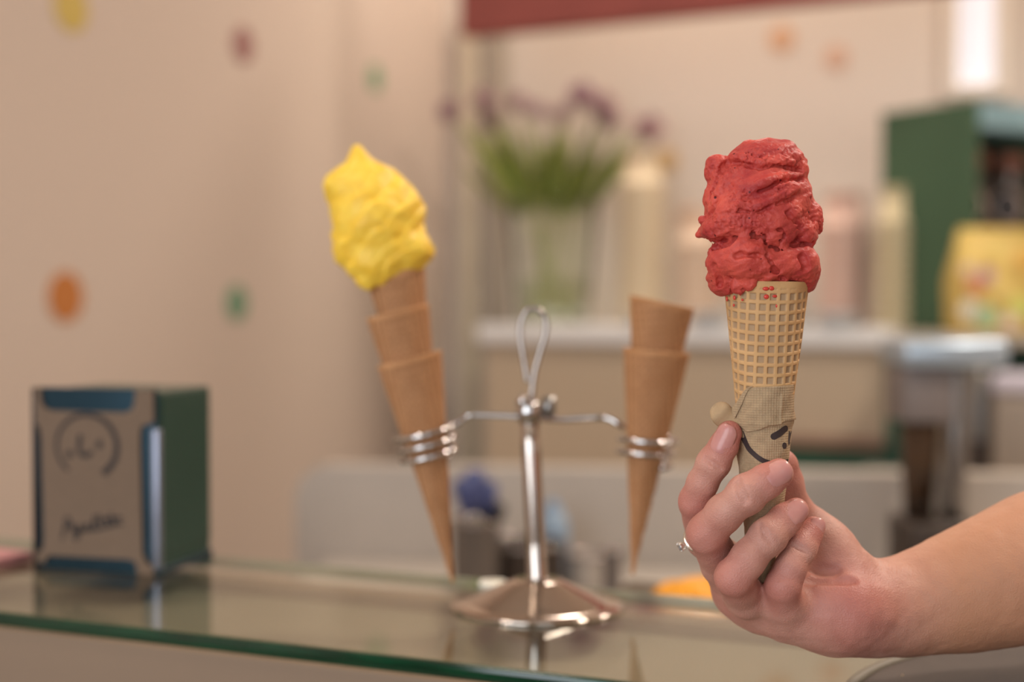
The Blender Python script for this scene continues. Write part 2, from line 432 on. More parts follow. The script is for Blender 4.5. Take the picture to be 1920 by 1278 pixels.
obj('plinth', shop_box(1.071, 1.385, -.44, -.01, FLOOR, -.169, .004), M_greenp, bb, smooth=False)
obj('side_post', shop_box(1.335, 1.385, -.46, -.01, -.167, .066, .004), M_greenp, bb, smooth=False)
gs = empty('side_shelf', W(1.8, -.2, FLOOR)); tag(gs, 'grey shelf right of the back bar under the green unit', 'shelf')
obj('board', shop_box(1.40, 2.5, -.78, -.002, .085, .108, .004), M_grey, gs, smooth=False)
obj('support_panel', shop_box(1.40, 2.48, -.16, -.01, FLOOR, .084, .004), M_greenp, gs, smooth=False)

# ------------------------------------------------------------------ napkin dispenser
ND = empty('napkin_dispenser', at(62, 1070, .941)); ND.location.z = 0; ORG[ND.name] = Vector((ND.location.x, ND.location.y, 0))
tag(ND, 'green and chrome napkin dispenser holding brown napkins with a smiling face', 'dispenser')
NX = Vector((.967, -.256, 0)); NY = Vector((.256, .967, 0)); NO = ORG[ND.name].copy()
NW, NDp, NH = .09, .078, .1215
TN = Matrix.Translation(NO) @ Matrix.Rotation(math.atan2(-.256, .967), 4, 'Z')
def nbox(x0, x1, y0, y1, z0, z1, bev=0.0): return box_bm(x1 - x0, y1 - y0, z1 - z0, TN @ Matrix.Translation(((x0 + x1) / 2, (y0 + y1) / 2, z0)), bev)
M_dgreen = mat('dispenser_green', (22, 58, 46), 0.35, var=0.06, vscale=60, coat=0.2)
M_dchrome = mat('dispenser_chrome', (44, 68, 80), 0.18, metal=.7)
M_rail = mat('dull_chrome_rail', (132, 136, 150), .38, metal=.9)
M_kraft = mat('kraft_napkin', (114, 94, 77), 0.85, var=0.08, vscale=300, bump=0.2, bscale=900)
M_ink = mat('brown_black_ink', (42, 34, 32), 0.7)
obj('body', nbox(.004, NW, .006, NDp, .004, NH - .002, .0015), M_dgreen, ND, smooth=False)
obj('side_panel', nbox(NW - .001, NW + .0012, .008, NDp - .002, .012, NH - .004, .0008), M_dgreen, ND, smooth=False)
obj('base_strip', nbox(.002, NW + .002, .002, NDp, 0, .005, .001), M_dchrome, ND, smooth=False)
obj('chrome_face', nbox(0, NW, .003, .0055, .001, NH, .0008), M_dchrome, ND, smooth=False)
obj('chrome_side_rail', nbox(NW - .0035, NW + .0025, .001, .007, .004, NH - .026, .0012), M_rail, ND)
obj('corner_rail', nbox(-.0005, .003, .0005, .004, 0, NH, .0008), mat('dark_rail', (30, 30, 32), .3, metal=.6), ND)
def nsurf(x, z, h): return TN @ Vector((x, .0028 - h, z))
def npx(px, py): return ((px - 60) / 231.0 * NW, (1081 - py) / 351.0 * NH)
# brown napkin front: cut back at top, sides and bottom so that the chrome shows round it
def arc(cx, cy, r, a0, a1, n=6): return [(cx + r * math.cos(math.radians(a0 + (a1 - a0) * k / n)), cy + r * math.sin(math.radians(a0 + (a1 - a0) * k / n))) for k in range(n + 1)]
ol = []
for px, py in [(63, 730), (74, 730), (76, 752), (80, 766), (92, 774), (150, 775), (236, 775), (250, 768), (254, 752), (256, 731), (287, 731), (287, 792), (266, 800), (263, 820), (266, 1040), (274, 1058), (287, 1064), (287, 1080), (258, 1080), (253, 1056), (240, 1052), (92, 1052), (84, 1056), (80, 1068), (64, 1064), (66, 1048), (78, 1040), (80, 1020), (77, 830), (73, 806), (64, 796)]:
    ol.append(npx(px, py))
nap = obj('napkin_front', poly_prism(ol, nsurf, 0, .0022), M_kraft, ND, smooth=False)
def nsurf2(x, z, h): return nsurf(x, z, .0022 + h)
def NP(l): return [npx(*p) for p in l]
u = NW / 231
ring = [npx(164 + 57 * math.cos(a), 840 + 60 * math.sin(a)) for a in np.radians(np.linspace(128, 418, 60)) ]
obj('printed_face', ribbon(ring, [u * (5.5 + 6 * (k / 59) ** 1.5) for k in range(60)], nsurf2), M_ink, nap, smooth=False)
for cx, cy in ((131, 856), (188, 836)):
    obj('printed_eye', disc2(*npx(cx, cy), u * 6, u * 7, nsurf2), M_ink, nap, smooth=False)
obj('printed_nose', ribbon([tuple(p) for p in spline([Vector((*npx(*q), 0)) for q in ((152, 818), (150, 840), (152, 854), (162, 858), (175, 851))], 5)] and [(p.x, p.y) for p in spline([Vector((*npx(*q), 0)) for q in ((152, 818), (150, 840), (152, 854), (162, 858), (175, 851))], 5)], u * 8, nsurf2), M_ink, nap, smooth=False)
def stroke(q, w, n=5): return ribbon([(p.x, p.y) for p in spline([Vector((*npx(*k), 0)) for k in q], n)], u * w, nsurf2)
word = [[(124, 976), (120, 1000), (116, 1020)], [(118, 1004), (128, 992), (134, 1000), (140, 990)], [(127, 976), (133, 990), (141, 1004), (150, 992)], [(150, 988), (150, 1004), (144, 1018), (138, 1012), (160, 996)],
        [(158, 994), (166, 988), (164, 998), (172, 996), (176, 984)], [(178, 970), (178, 990), (184, 994)], [(186, 968), (188, 988), (194, 990)], [(174, 982), (200, 976), (216, 974)], [(196, 984), (204, 978), (202, 988), (212, 986)],
        [(208, 964), (212, 980), (218, 984)], [(218, 976), (226, 972), (222, 984), (231, 986)], [(140, 1002), (180, 998), (220, 986)]]
obj('printed_word', merge(*[stroke(q, 4.5) for q in word]), M_ink, nap, smooth=False)
obj('printed_small_line', merge(*[stroke([(130 + 12 * k, 1034 - 2 * k), (136 + 12 * k, 1032 - 2 * k), (139 + 12 * k, 1033 - 2 * k)], 4) for k in range(8)]), mat('faded_ink', (112, 90, 72), .8), nap, smooth=False)

# pink paper napkins on the ledge, far left
M_pink = mat('pink_paper', (222, 158, 158), 0.85, var=0.08, vscale=120)
pk = empty('pink_paper_stack', at(10, 1062, .962)); pk.location.z = 0; ORG[pk.name] = pk.location.copy()
tag(pk, 'stack of pink paper sheets lying on the glass at the far left', 'paper')
for k in range(6):
    obj('sheet', box_bm(.10, .07, .0009, Matrix.Translation((pk.location.x - .045, pk.location.y, .0002 + k * .0011)) @ Matrix.Rotation(RZ + .05 * math.sin(k * 2.1), 4, 'Z')), M_pink, pk, smooth=False)
# bright oval glint on the glass, built as an added white disc
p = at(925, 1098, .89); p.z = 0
wd = empty('glint_disc', p); tag(wd, 'small round white disc added for a bright oval glint on the glass behind the cone stand', 'disc')
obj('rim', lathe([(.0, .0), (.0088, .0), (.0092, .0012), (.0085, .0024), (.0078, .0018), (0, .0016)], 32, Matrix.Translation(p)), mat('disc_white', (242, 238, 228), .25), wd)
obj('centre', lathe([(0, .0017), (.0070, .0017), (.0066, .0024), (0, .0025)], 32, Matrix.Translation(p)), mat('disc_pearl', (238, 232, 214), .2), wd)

# round dark tray under the arm
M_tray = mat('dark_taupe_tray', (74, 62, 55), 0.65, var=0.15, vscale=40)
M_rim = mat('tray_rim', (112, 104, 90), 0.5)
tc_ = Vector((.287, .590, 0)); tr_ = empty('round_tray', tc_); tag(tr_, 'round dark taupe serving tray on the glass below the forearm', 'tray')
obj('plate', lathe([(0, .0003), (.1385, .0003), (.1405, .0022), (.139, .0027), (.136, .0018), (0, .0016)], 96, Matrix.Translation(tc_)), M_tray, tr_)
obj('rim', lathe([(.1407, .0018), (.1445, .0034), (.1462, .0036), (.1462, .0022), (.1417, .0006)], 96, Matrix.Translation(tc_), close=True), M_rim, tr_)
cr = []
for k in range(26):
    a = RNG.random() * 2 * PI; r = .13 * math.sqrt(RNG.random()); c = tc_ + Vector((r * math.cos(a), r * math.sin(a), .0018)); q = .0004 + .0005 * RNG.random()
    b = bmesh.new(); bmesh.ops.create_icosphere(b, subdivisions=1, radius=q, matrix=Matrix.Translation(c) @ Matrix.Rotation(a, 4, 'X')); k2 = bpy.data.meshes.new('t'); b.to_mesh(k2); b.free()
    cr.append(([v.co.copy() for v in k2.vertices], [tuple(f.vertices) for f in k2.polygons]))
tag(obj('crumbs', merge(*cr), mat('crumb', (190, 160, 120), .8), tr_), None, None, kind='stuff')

# ------------------------------------------------------------------ cone stand
SB = at(1008, 1140, .828); SB.z = 0
sx = pxm(.828)
stand = empty('cone_stand', SB); tag(stand, 'steel cone stand with loop handle, round base and two wire coils', 'stand')
R_ = .0505
obj('base', lathe([(0, 0), (R_, 0), (R_ + .0006, .0011), (R_, .0022), (.0425, .0030), (.0405, .0036), (.0385, .0048), (.0165, .0150), (.0140, .0160), (.0120, .0162), (0, .0162)], 96, Matrix.Translation(SB)), M_base, stand)
P0 = SB + Vector((0, 0, .015)); P1 = at(992, 772, .828)
def on_pole(t): return P0.lerp(P1, t)
pole = obj('pole', tube([on_pole(t) for t in (0, .02, .25, .5, .75, 1)], [.0068, .0060, .0059, .0059, .0059, .0059], 32), M_base, stand)
pd = (P1 - P0).normalized()
obj('weld_collar', tube([on_pole(.0), on_pole(.022)], [.0080, .0068], 32), M_steel, stand)
hub = obj('hub', tube([P1 - pd * .0055, P1 - pd * .005, P1 + pd * .004, P1 + pd * .006, P1 + pd * .0065], [.0064, .0074, .0074, .0058, .002], 32), M_chrome, stand)
kx = at(1020, 764, .833); obj('screw', tube([P1 + Vector((.004, .003, 0)), kx + Vector((.004, .002, .001))], .0028, 16), M_brushed, hub)
obj('screw_head', tube([kx + Vector((.0025, 0, -.0055)), kx + Vector((.003, 0, .0065))], [.0042, .0042], 20), M_brushed, hub)
k2 = at(984, 754, .823); obj('screw_head', tube([k2 + Vector((-.003, 0, -.002)), k2 + Vector((.001, 0, .003))], [.0036, .0036], 20), M_chrome, hub)
loop = [(992, 768), (996, 748), (999, 720), (1003, 695), (1012, 662), (1021, 632), (1024, 606), (1018, 588), (1003, 578), (989, 581), (979, 597), (975, 620), (978, 650), (984, 685), (989, 716)]
obj('loop_handle', tube(spline([at(x, y, .828 - .0015 * (i > 11)) for i, (x, y) in enumerate(loop)], 6), .0016, 14), M_steel, stand)
def coil(cx0, cy0, cx1, cy1, r0, r1, turns, ph, Y, tiltx):
    """wire coil around the axis (pixel line), radius in px from r0 to r1"""
    A = at(cx0, cy0, Y); B = at(cx1, cy1, Y); ax = (B - A).normalized(); e = Vector((1, 0, 0)); e = (e - ax * e.dot(ax)).normalized(); g = ax.cross(e)
    pts = []; n = int(turns * 40)
    for k in range(n + 1):
        t = k / n; a = ph + t * turns * 2 * PI
        pts.append(A.lerp(B, t) + (e * math.cos(a) + g * math.sin(a)) * (r0 + (r1 - r0) * t) * pxm(Y))
    return pts
CY = .828
# left arm + coil (cone tilted): rises from the coil to the hub; right arm + coil
cl = coil(796, 806, 806, 866, 56, 50, 2.85, 0.15, CY, 0)
la = [at(985, 781, .826), at(940, 779, .826), at(886, 778, .825), at(872, 783, .826), at(858, 793, .828)]
obj('wire_arm', tube(spline(la, 6) + cl[1:], .0018, 12), M_chrome, stand)
crr = coil(1217, 808, 1207, 868, 54, 50, 2.62, PI + .25, CY, 0)
ra = [at(1000, 783, .830), at(1050, 786, .832), at(1110, 783, .833), at(1140, 784, .832), at(1160, 795, .830)]
obj('wire_arm', tube(spline(ra, 6) + crr[1:], .0018, 12), M_chrome, stand)

# ------------------------------------------------------------------ waffle cones
def waffle_mat(name, rgb, rgb2):
    m = mat(name, rgb, 0.75, var=0.1, vscale=260, bump=0.35, bscale=1400, sss=.08, sscale=.002)
    nt = m.node_tree; N = nt.nodes; L = nt.links; p = N['Principled BSDF']
    at_ = N.new('ShaderNodeAttribute'); at_.attribute_name = 'cell'
    n = N.new('ShaderNodeTexNoise'); n.inputs['Scale'].default_value = 55; n.inputs['Detail'].default_value = 6; tc = N.new('ShaderNodeTexCoord'); L.new(tc.outputs['Object'], n.inputs[0])
    r = N.new('ShaderNodeValToRGB'); L.new(n.outputs[0], r.inputs[0]); r.color_ramp.elements[0].position = .3; r.color_ramp.elements[1].position = .7
    c = lin(rgb); r.color_ramp.elements[0].color = tuple(x * y for x, y in zip(c[:3], (.80, .72, .62))) + (1,); r.color_ramp.elements[1].color = c
    mx = N.new('ShaderNodeMix'); mx.data_type = 'RGBA'; L.new(at_.outputs['Fac'], mx.inputs[0]); L.new(r.outputs[0], mx.inputs[6]); mx.inputs[7].default_value = lin(rgb2)
    L.new(mx.outputs[2], p.inputs['Base Color'])
    return m
def sstep(a, b, x):
    t = np.clip((x - a) / (b - a), 0, 1); return t * t * (3 - 2 * t)
def waffle_cone(name, rim, tip, r_top, pitch, depth, m, parent=None, nu=240, nv=260, rot=0.0, wall=.0016, rib=0.30, trunc=0.0, rimdip=None, flap=0.0):
    rim = Vector(rim); tip = Vector(tip); Lc = (rim - tip).length; ax = (rim - tip).normalized()
    f = Vector((0, -1, 0)); f = (f - ax * f.dot(ax)).normalized(); s = f.cross(ax) * -1.0
    slant = math.hypot(Lc, r_top); sa = r_top / slant
    th = np.linspace(0, 2 * PI, nu, endpoint=False); t = np.linspace(max(trunc, .012), 1, nv)
    TH_, T = np.meshgrid(th, t)                      # th = 0 faces the viewer
    ph = (TH_ + rot + PI) % (2 * PI) - PI
    S = T * slant; U = S * np.sin(ph * sa); V = S * np.cos(ph * sa) - slant
    du = np.abs(((U / pitch + .5) % 1) - .5) * 2; dv = np.abs((V / pitch) % 1 - .5) * 2
    cell = sstep(1 - rib - .14, 1 - rib + .14, 1 - np.maximum(1 - du, 1 - dv) * 0 - 0) if False else (1 - sstep(1 - rib - .12, 1 - rib + .12, du)) * (1 - sstep(1 - rib - .12, 1 - rib + .12, dv))
    fade = sstep(0.985, 0.97, T) * sstep(.02, .06, T)
    wob = .0002 * np.sin(3 * TH_ + 5 * T) + .00012 * np.sin(7 * TH_ - 9 * T)
    if flap:                                         # overlapping rolled edge
        wob = wob + flap * sstep(.0, .04, ((TH_ - 0.5 - 0.5 * T) % (2 * PI)) / (2 * PI)) * (1 - ((TH_ - 0.5 - 0.5 * T) % (2 * PI)) / (2 * PI))
    R = T * r_top - depth * cell * fade + wob
    top = np.zeros_like(th) if rimdip is None else rimdip(th)
    Hh = T * Lc + np.outer(sstep(.8, 1, t), top)
    ct, sn = np.cos(TH_), np.sin(TH_)
    A = np.array(tip); base = lambda R_, H_: A + np.multiply.outer(H_, np.array(ax)) + np.multiply.outer(R_ * ct, np.array(f)) + np.multiply.outer(R_ * sn, np.array(s))
    out = base(R, Hh).reshape(-1, 3); inn = base(np.maximum(T * r_top - wall - depth, .0003), Hh).reshape(-1, 3)
    V3 = np.concatenate([out, inn]); n = nu * nv; fc = []
    idx = np.arange(n).reshape(nv, nu); j = np.roll(idx, -1, 1)
    q1 = np.stack([idx[:-1], j[:-1], j[1:], idx[1:]], -1).reshape(-1, 4)
    q2 = np.stack([idx[:-1], idx[1:], j[1:], j[:-1]], -1).reshape(-1, 4) + n
    q3 = np.stack([idx[-1], j[-1], j[-1] + n, idx[-1] + n], -1)
    fc = np.concatenate([q1, q2, q3])
    tipf = [tuple(idx[0][::-1]), tuple(idx[0] + n)]
    me = bpy.data.meshes.new(name); me.from_pydata(V3.tolist(), [], [tuple(x) for x in fc.tolist()] + tipf)
    at_ = me.attributes.new('cell', 'FLOAT', 'POINT'); at_.data.foreach_set('value', np.concatenate([(cell * fade).ravel(), np.zeros(n)]).astype('f'))
    bm = bmesh.new(); bm.from_mesh(me); bmesh.ops.recalc_face_normals(bm, faces=bm.faces); bm.to_mesh(me); bm.free()
    return obj(name, me, m, parent, origin=tip if parent is None else None)
M_waf2 = waffle_mat('stand_waffle', (192, 142, 98), (150, 104, 68))
SC = .0012
def stand_cone(rx, ry, tx, ty, wpx, Y, label, cat='cone', par=None, name='waffle_cone', rot=0, dip=None, dy=0.0):
    rim = at(rx, ry, Y + dy); tip = at(tx, ty, Y)
    o = waffle_cone(name, rim, tip, wpx / 2 * pxm(Y), .0042, .0005, M_waf2, par, nu=160, nv=170, rot=rot, rib=.25, wall=.0012, flap=.0008, rimdip=dip)
    if par is None: tag(o, label, cat, 'waffle cones nested in the stand')
    return o
tilt = lambda amp, ph: (lambda th: amp * np.cos(th - ph))
stand_cone(767, 671, 850, 1097, 121, CY, 'outermost waffle cone of the left stack, standing in the wire coil', dip=tilt(.0012, 1.2))
stand_cone(745, 583, 829, 1009, 117, CY, 'middle waffle cone of the left stack, between outer cone and yellow one', dip=tilt(.0008, 1.2))
stand_cone(1230, 656, 1185, 1082, 122, CY, 'outer waffle cone of the right stack, standing in the wire coil', rot=1.0)
stand_cone(1240, 566, 1195, 994, 119, CY, 'empty inner waffle cone sticking out of the right stack', rot=2.1, dip=tilt(-.0022, PI / 2))

# ------------------------------------------------------------------ yellow ice cream on the top left cone
yc = empty('ice_cream_cone', at(808, 920, CY)); tag(yc, 'waffle cone with pointed yellow ice cream on top of the left stack', 'ice cream')
waffle_cone('cone', at(741, 510, CY), at(808, 920, CY), 55 * pxm(CY), .0042, .0003, M_waf2, yc, nu=160, nv=170, rib=.25, wall=.0012, flap=.0006)
M_yel = mat('yellow_gelato', (244, 206, 76), 0.5, var=0.06, vscale=120, bump=0.25, bscale=900, sss=.25, sssr=(1, .8, .2), sscale=.004, rgb2=(236, 190, 54))
def gelato_field(lo, hi, Y, h):
    a = at(lo[0], lo[1], Y); b = at(hi[0], hi[1], Y); d = max(abs(b.x - a.x), .05) / 2
    return Field((min(a.x, b.x), Y - d * 1.05, min(a.z, b.z)), (max(a.x, b.x), Y + d * 1.05, max(a.z, b.z)), h)
g = gelato_field((590, 570), (835, 255), CY, .0006); q = pxm(CY)
for x0, y0, r0, x1, y1, r1 in [(722, 462, 78, 706, 415, 82), (706, 415, 82, 688, 372, 68), (688, 372, 68, 677, 330, 36), (677, 330, 36, 673, 303, 19), (673, 303, 19, 670, 281, 9)]:
    g.cap(at(x0, y0, CY), at(x1, y1, CY), r0 * q, r1 * q, .004)
for x, y, d, r, k in [(640, 348, -10, 34, .006), (660, 470, -12, 36, .008), (770, 468, -22, 42, .006), (752, 395, -10, 42, .008), (700, 498, -32, 40, .008), (742, 480, 20, 52, .006), (724, 358, 2, 32, .012)]:
    g.ell(at(x, y, CY + d * q), (r * q, r * q, r * q * .85), k)
for pts in [[(670, 505), (684, 526), (690, 536)]]:
    for a, b in zip(pts, pts[1:]): g.cap(at(*a, CY - 40 * q), at(*b, CY - 44 * q), 12 * q, 7 * q, .004)
axy = (at(676, 300, CY) - at(735, 500, CY)).normalized(); oy = at(735, 500, CY)
def yd(p):
    z = (p - np.array(oy)) @ np.array(axy); r = p - np.array(oy) - np.outer(z, np.array(axy)); ang = np.arctan2(r[:, 0], -r[:, 1])
    wv = fbm(p * 60, 2) * .35
    s = z / .0125 - ang * 1.15 / 1.0 + wv + .15
    fr = s - np.floor(s); saw = np.where(fr < .82, fr / .82, (1 - fr) / .18)
    return (-.0014 * (saw - .5)) * np.clip(1.15 - np.abs(z - .025) / .045, .1, 1) - .0006 * fbm(p * 160, 2)
g.band(yd, .008)
me, _ = g.mesh('scoop'); obj('scoop', me, M_yel, yc)

# ------------------------------------------------------------------ red ice cream cone in the hand
HY = .60; hq = pxm(HY)
rc = empty('ice_cream_cone', at(1427, 1120, HY)); tag(rc, 'waffle cone piled with red berry sorbet held in the hand', 'ice cream')
M_waf = waffle_mat('waffle', (206, 164, 114), (168, 138, 106))
waffle_cone('cone', at(1436, 528, HY), at(1424, 1215, HY), 79.5 * hq, .00435, .0008, M_waf, rc, nu=420, nv=520, rot=-.02, rib=.37, wall=.0014, trunc=.14, flap=0)
def red_mat():
    m = mat('red_sorbet', (196, 58, 50), 0.5, bump=1.0, bscale=620, sss=.3, sssr=(1, .25, .2), sscale=.002, spec=.3)
    nt = m.node_tree; N = nt.nodes; L = nt.links; p = N['Principled BSDF']; tc = N.new('ShaderNodeTexCoord')
    n = N.new('ShaderNodeTexNoise'); n.inputs['Scale'].default_value = 70; n.inputs['Detail'].default_value = 6; n.inputs['Roughness'].default_value = .65; L.new(tc.outputs['Object'], n.inputs[0])
    r = N.new('ShaderNodeValToRGB'); L.new(n.outputs[0], r.inputs[0]); e = r.color_ramp.elements
    e[0].position = .32; e[0].color = lin((160, 48, 48)); e[1].position = .68; e[1].color = lin((206, 86, 72))
    v = N.new('ShaderNodeTexVoronoi'); v.inputs['Scale'].default_value = 230; L.new(tc.outputs['Object'], v.inputs[0])
    lt = N.new('ShaderNodeMath'); lt.operation = 'LESS_THAN'; lt.inputs[1].default_value = .13; L.new(v.outputs['Distance'], lt.inputs[0])
    vc = N.new('ShaderNodeSeparateColor'); L.new(v.outputs['Color'], vc.inputs[0]); gt = N.new('ShaderNodeMath'); gt.operation = 'GREATER_THAN'; gt.inputs[1].default_value = .72; L.new(vc.outputs[0], gt.inputs[0])
    mm = N.new('ShaderNodeMath'); mm.operation = 'MULTIPLY'; L.new(lt.outputs[0], mm.inputs[0]); L.new(gt.outputs[0], mm.inputs[1])
    mx = N.new('ShaderNodeMix'); mx.data_type = 'RGBA'; L.new(mm.outputs[0], mx.inputs[0]); L.new(r.outputs[0], mx.inputs[6]); mx.inputs[7].default_value = lin((96, 22, 26)); L.new(mx.outputs[2], p.inputs['Base Color'])
    return m
M_red = red_mat()
g = Field(at(1290, 580, HY) - Vector((0, .032, 0)), at(1560, 245, HY) + Vector((0, .032, 0)), .00042)
def E(x, y, d, rx, ry, rz, k): g.ell(at(x, y, HY + d * hq), (rx * hq, rz * hq, ry * hq), k * hq)
# lower scoop
E(1430, 490, 0, 100, 50, 92, 1); E(1356, 518, -12, 30, 36, 45, 14); E(1508, 508, -4, 26, 40, 48, 14)
E(1400, 480, -70, 46, 42, 36, 12); E(1352, 487, -40, 27, 34, 40, 12); E(1498, 492, -45, 36, 34, 40, 14); E(1440, 500, -62, 50, 26, 34, 14)
for x, y, r in [(1350, 530, 18), (1352, 543, 10), (1368, 540, 13), (1385, 538, 15), (1402, 532, 12), (1412, 524, 10), (1512, 528, 17), (1518, 536, 10), (1470, 519, 9), (1440, 514, 10), (1492, 520, 10)]: E(x, y, -math.sqrt(max(76 ** 2 - (x - 1436) ** 2, 0)) - 1, r, r * .95, r * .9, 7)
LOWER = g; g = Field(at(1290, 580, HY) - Vector((0, .032, 0)), at(1560, 245, HY) + Vector((0, .032, 0)), .00042)
# upper scoop
E(1422, 382, 0, 102, 92, 92, 1); E(1438, 304, 5, 72, 43, 66, 18); E(1420, 430, -6, 108, 32, 92, 14)
E(1344, 320, 12, 22, 30, 30, 12); E(1337, 303, 12, 12, 11, 16, 6); E(1405, 280, -4, 18, 16, 24, 8); E(1440, 272, 0, 24, 14, 26, 8); E(1470, 280, -4, 22, 16, 26, 8)
E(1497, 318, -6, 18, 20, 30, 9); E(1503, 302, 0, 12, 11, 16, 5); E(1520, 408, -4, 22, 30, 40, 10); E(1530, 420, -10, 13, 20, 18, 6); E(1505, 440, -28, 26, 30, 40, 12)
E(1322, 436, -10, 15, 10, 24, 8); E(1312, 440, -8, 9, 7, 10, 5); E(1318, 412, -4, 9, 10, 14, 5); E(1350, 430, -40, 36, 24, 36, 12)
E(1440, 350, -72, 60, 16, 22, 12); E(1390, 405, -70, 50, 40, 26, 16); E(1450, 400, -78, 48, 34, 20, 14); E(1428, 445, -72, 60, 20, 22, 10); E(1463, 463, -62, 16, 16, 20, 7)
g.join(LOWER, 3.0 * hq)
def on_front(x, y):
    c = np.array((0, 0, ZC)); p = np.array(at(x, y, HY - .034)); return g.trace(p, p - c)
def crease(pts, r, depth, k):
    P = spline([Vector((x, y, 0)) for x, y in pts], 5); H = [on_front(v.x, v.y) for v in P]; H = [h for h in H if h]
    for a, b in zip(H, H[1:]):
        off = Vector((0, (r - depth) * -hq, 0)); g.cap(a + off, b + off, r * hq, r * hq, k * hq, sub=True)
def ridge(pts, r, depth, k):
    P = spline([Vector((x, y, 0)) for x, y in pts], 4); H = [on_front(v.x, v.y) for v in P]; H = [h for h in H if h]
    for i, (a, b) in enumerate(zip(H, H[1:])):
        off = Vector((0, depth * hq, 0)); g.cap(a + off, b + off, r * hq, r * hq, k * hq)
crease([(1368, 300), (1352, 322), (1340, 350), (1334, 372)], 6, 8, 6)
crease([(1378, 302), (1400, 306), (1424, 314), (1450, 310), (1480, 312), (1502, 322)], 5, 8, 5)
crease([(1424, 356), (1446, 346), (1472, 338), (1506, 334)], 5, 9, 5)
crease([(1384, 394), (1418, 394), (1448, 382), (1488, 366)], 4, 6, 5)
crease([(1340, 462), (1374, 458), (1394, 442), (1424, 440), (1438, 456), (1462, 472), (1486, 466), (1522, 456)], 6, 14, 5)
crease([(1380, 480), (1402, 476), (1424, 478)], 4, 6, 4); crease([(1434, 472), (1448, 498), (1470, 522)], 4, 8, 5); crease([(1338, 500), (1348, 520), (1350, 536)], 6, 8, 4); crease([(1505, 480), (1512, 505)], 6, 7, 5)
crease([(1476, 400), (1490, 412), (1502, 430)], 4, 5, 4); crease([(1458, 428), (1470, 440), (1462, 452)], 4, 6, 4)
ridge([(1376, 296), (1402, 298), (1426, 304), (1452, 300), (1486, 304)], 7, 4, 6); ridge([(1424, 346), (1450, 336), (1500, 326)], 6, 3, 6); ridge([(1384, 384), (1420, 384), (1456, 370), (1492, 354)], 7, 5, 7); ridge([(1366, 330), (1352, 362), (1336, 392)], 8, 6, 8)
ridge([(1400, 470), (1424, 466), (1436, 480)], 6, 3, 6)
cs, sn = math.cos(.45), math.sin(.45)
def rd(p):
    q = p / hq
    al = q[:, 0] * cs + q[:, 2] * sn; ac = -q[:, 0] * sn + q[:, 2] * cs           # along / across the scraping strokes
    st_ = fbm(np.stack([al / 75, ac / 13, q[:, 1] / 60], 1), 2)
    cr_ = fbm(q / 7.5, 2); md = fbm(q / 22 + 3.1, 2); pit = np.clip(vnoise(q / 6.0 + 9.7) - .45, 0, 1)
    rough = np.clip(.5 + 1.2 * vnoise(q / 38 + 5.2), .15, 1.3)
    return hq * (1.9 * st_ + 1.5 * rough * cr_ + 1.5 * md + 5.5 * rough * pit + 1.1 * rough * vnoise(q / 3.2))
g.band(rd, .004)
me, _ = g.mesh('scoop'); obj('scoop', me, M_red, rc)
M_drip = mat('berry_drip', (206, 62, 50), .35)
for x, y, rx, ry in [(1436, 541, 6, 5), (1447, 540, 5, 4), (1437, 556, 5, 5), (1453, 555, 5, 4), (1457, 573, 3, 3), (1498, 557, 4, 7), (1499, 576, 3.5, 8), (1377, 558, 3, 4), (1392, 562, 2.5, 3), (1363, 560, 3, 5), (1376, 572, 2, 3)]:
    R = 79 * (1215 - y) / 681; dx = x - 1436; dd = math.sqrt(max(R * R - dx * dx, 1)); c = at(x, y, HY - (dd - .8) * hq)
    n = Vector((dx / R, -dd / R, 0)); s = Vector((0, 0, 1)).cross(n)
    V, Fc = lathe([(0, -.6), (.8, -.5), (1, 0), (.75, .6), (0, .9)], 12); V = [c + s * v.x * rx * hq + Vector((0, 0, 1)) * v.y * ry * hq * (1 + .3 * math.sin(7 * x)) + n * v.z * 2.2 * hq for v in V]
    obj('drip', (V, Fc), M_drip, rc)

# ------------------------------------------------------------------ printed paper napkin wrapped round the cone
M_paper = mat('kraft_wrap', (172, 144, 110), 0.8, sss=.05, sscale=.001)
def weave(m, rgb):
    nt = m.node_tree; N = nt.nodes; L = nt.links; p = N['Principled BSDF']; uv = N.new('ShaderNodeUVMap')
    hs = []
    for ax, sc in (('X', 1), ('Y', 1)):
        w = N.new('ShaderNodeTexWave'); w.bands_direction = ax; w.inputs['Scale'].default_value = 310; w.inputs['Distortion'].default_value = 1.2; w.inputs['Detail Scale'].default_value = 30; L.new(uv.outputs[0], w.inputs[0]); hs.append(w)
    ad = N.new('ShaderNodeMath'); ad.operation = 'ADD'; L.new(hs[0].outputs['Fac'], ad.inputs[0]); L.new(hs[1].outputs['Fac'], ad.inputs[1])
    b = N.new('ShaderNodeBump'); b.inputs['Strength'].default_value = .55; b.inputs['Distance'].default_value = .00022; L.new(ad.outputs[0], b.inputs['Height']); L.new(b.outputs[0], p.inputs['Normal'])
    n = N.new('ShaderNodeTexNoise'); n.inputs['Scale'].default_value = 420; n.inputs['Detail'].default_value = 5; L.new(uv.outputs[0], n.inputs[0])
    r = N.new('ShaderNodeValToRGB'); L.new(n.outputs[0], r.inputs[0]); c = lin(rgb); r.color_ramp.elements[0].position = .3; r.color_ramp.elements[1].position = .75
    r.color_ramp.elements[0].color = tuple(x * .78 for x in c[:3]) + (1,); r.color_ramp.elements[1].color = c; L.new(r.outputs[0], p.inputs['Base Color'])
weave(M_paper, (180, 152, 118))
def rpx(y): return float(np.interp(y, [715, 750, 790, 800, 830, 870, 920, 960, 1000, 1060, 1112], [56.5, 55, 54.5, 51, 49.5, 47, 42, 36.5, 32, 24, 14]))
def axx(y): return float(np.interp(y, [700, 870, 1120], [1432, 1430.5, 1427]))
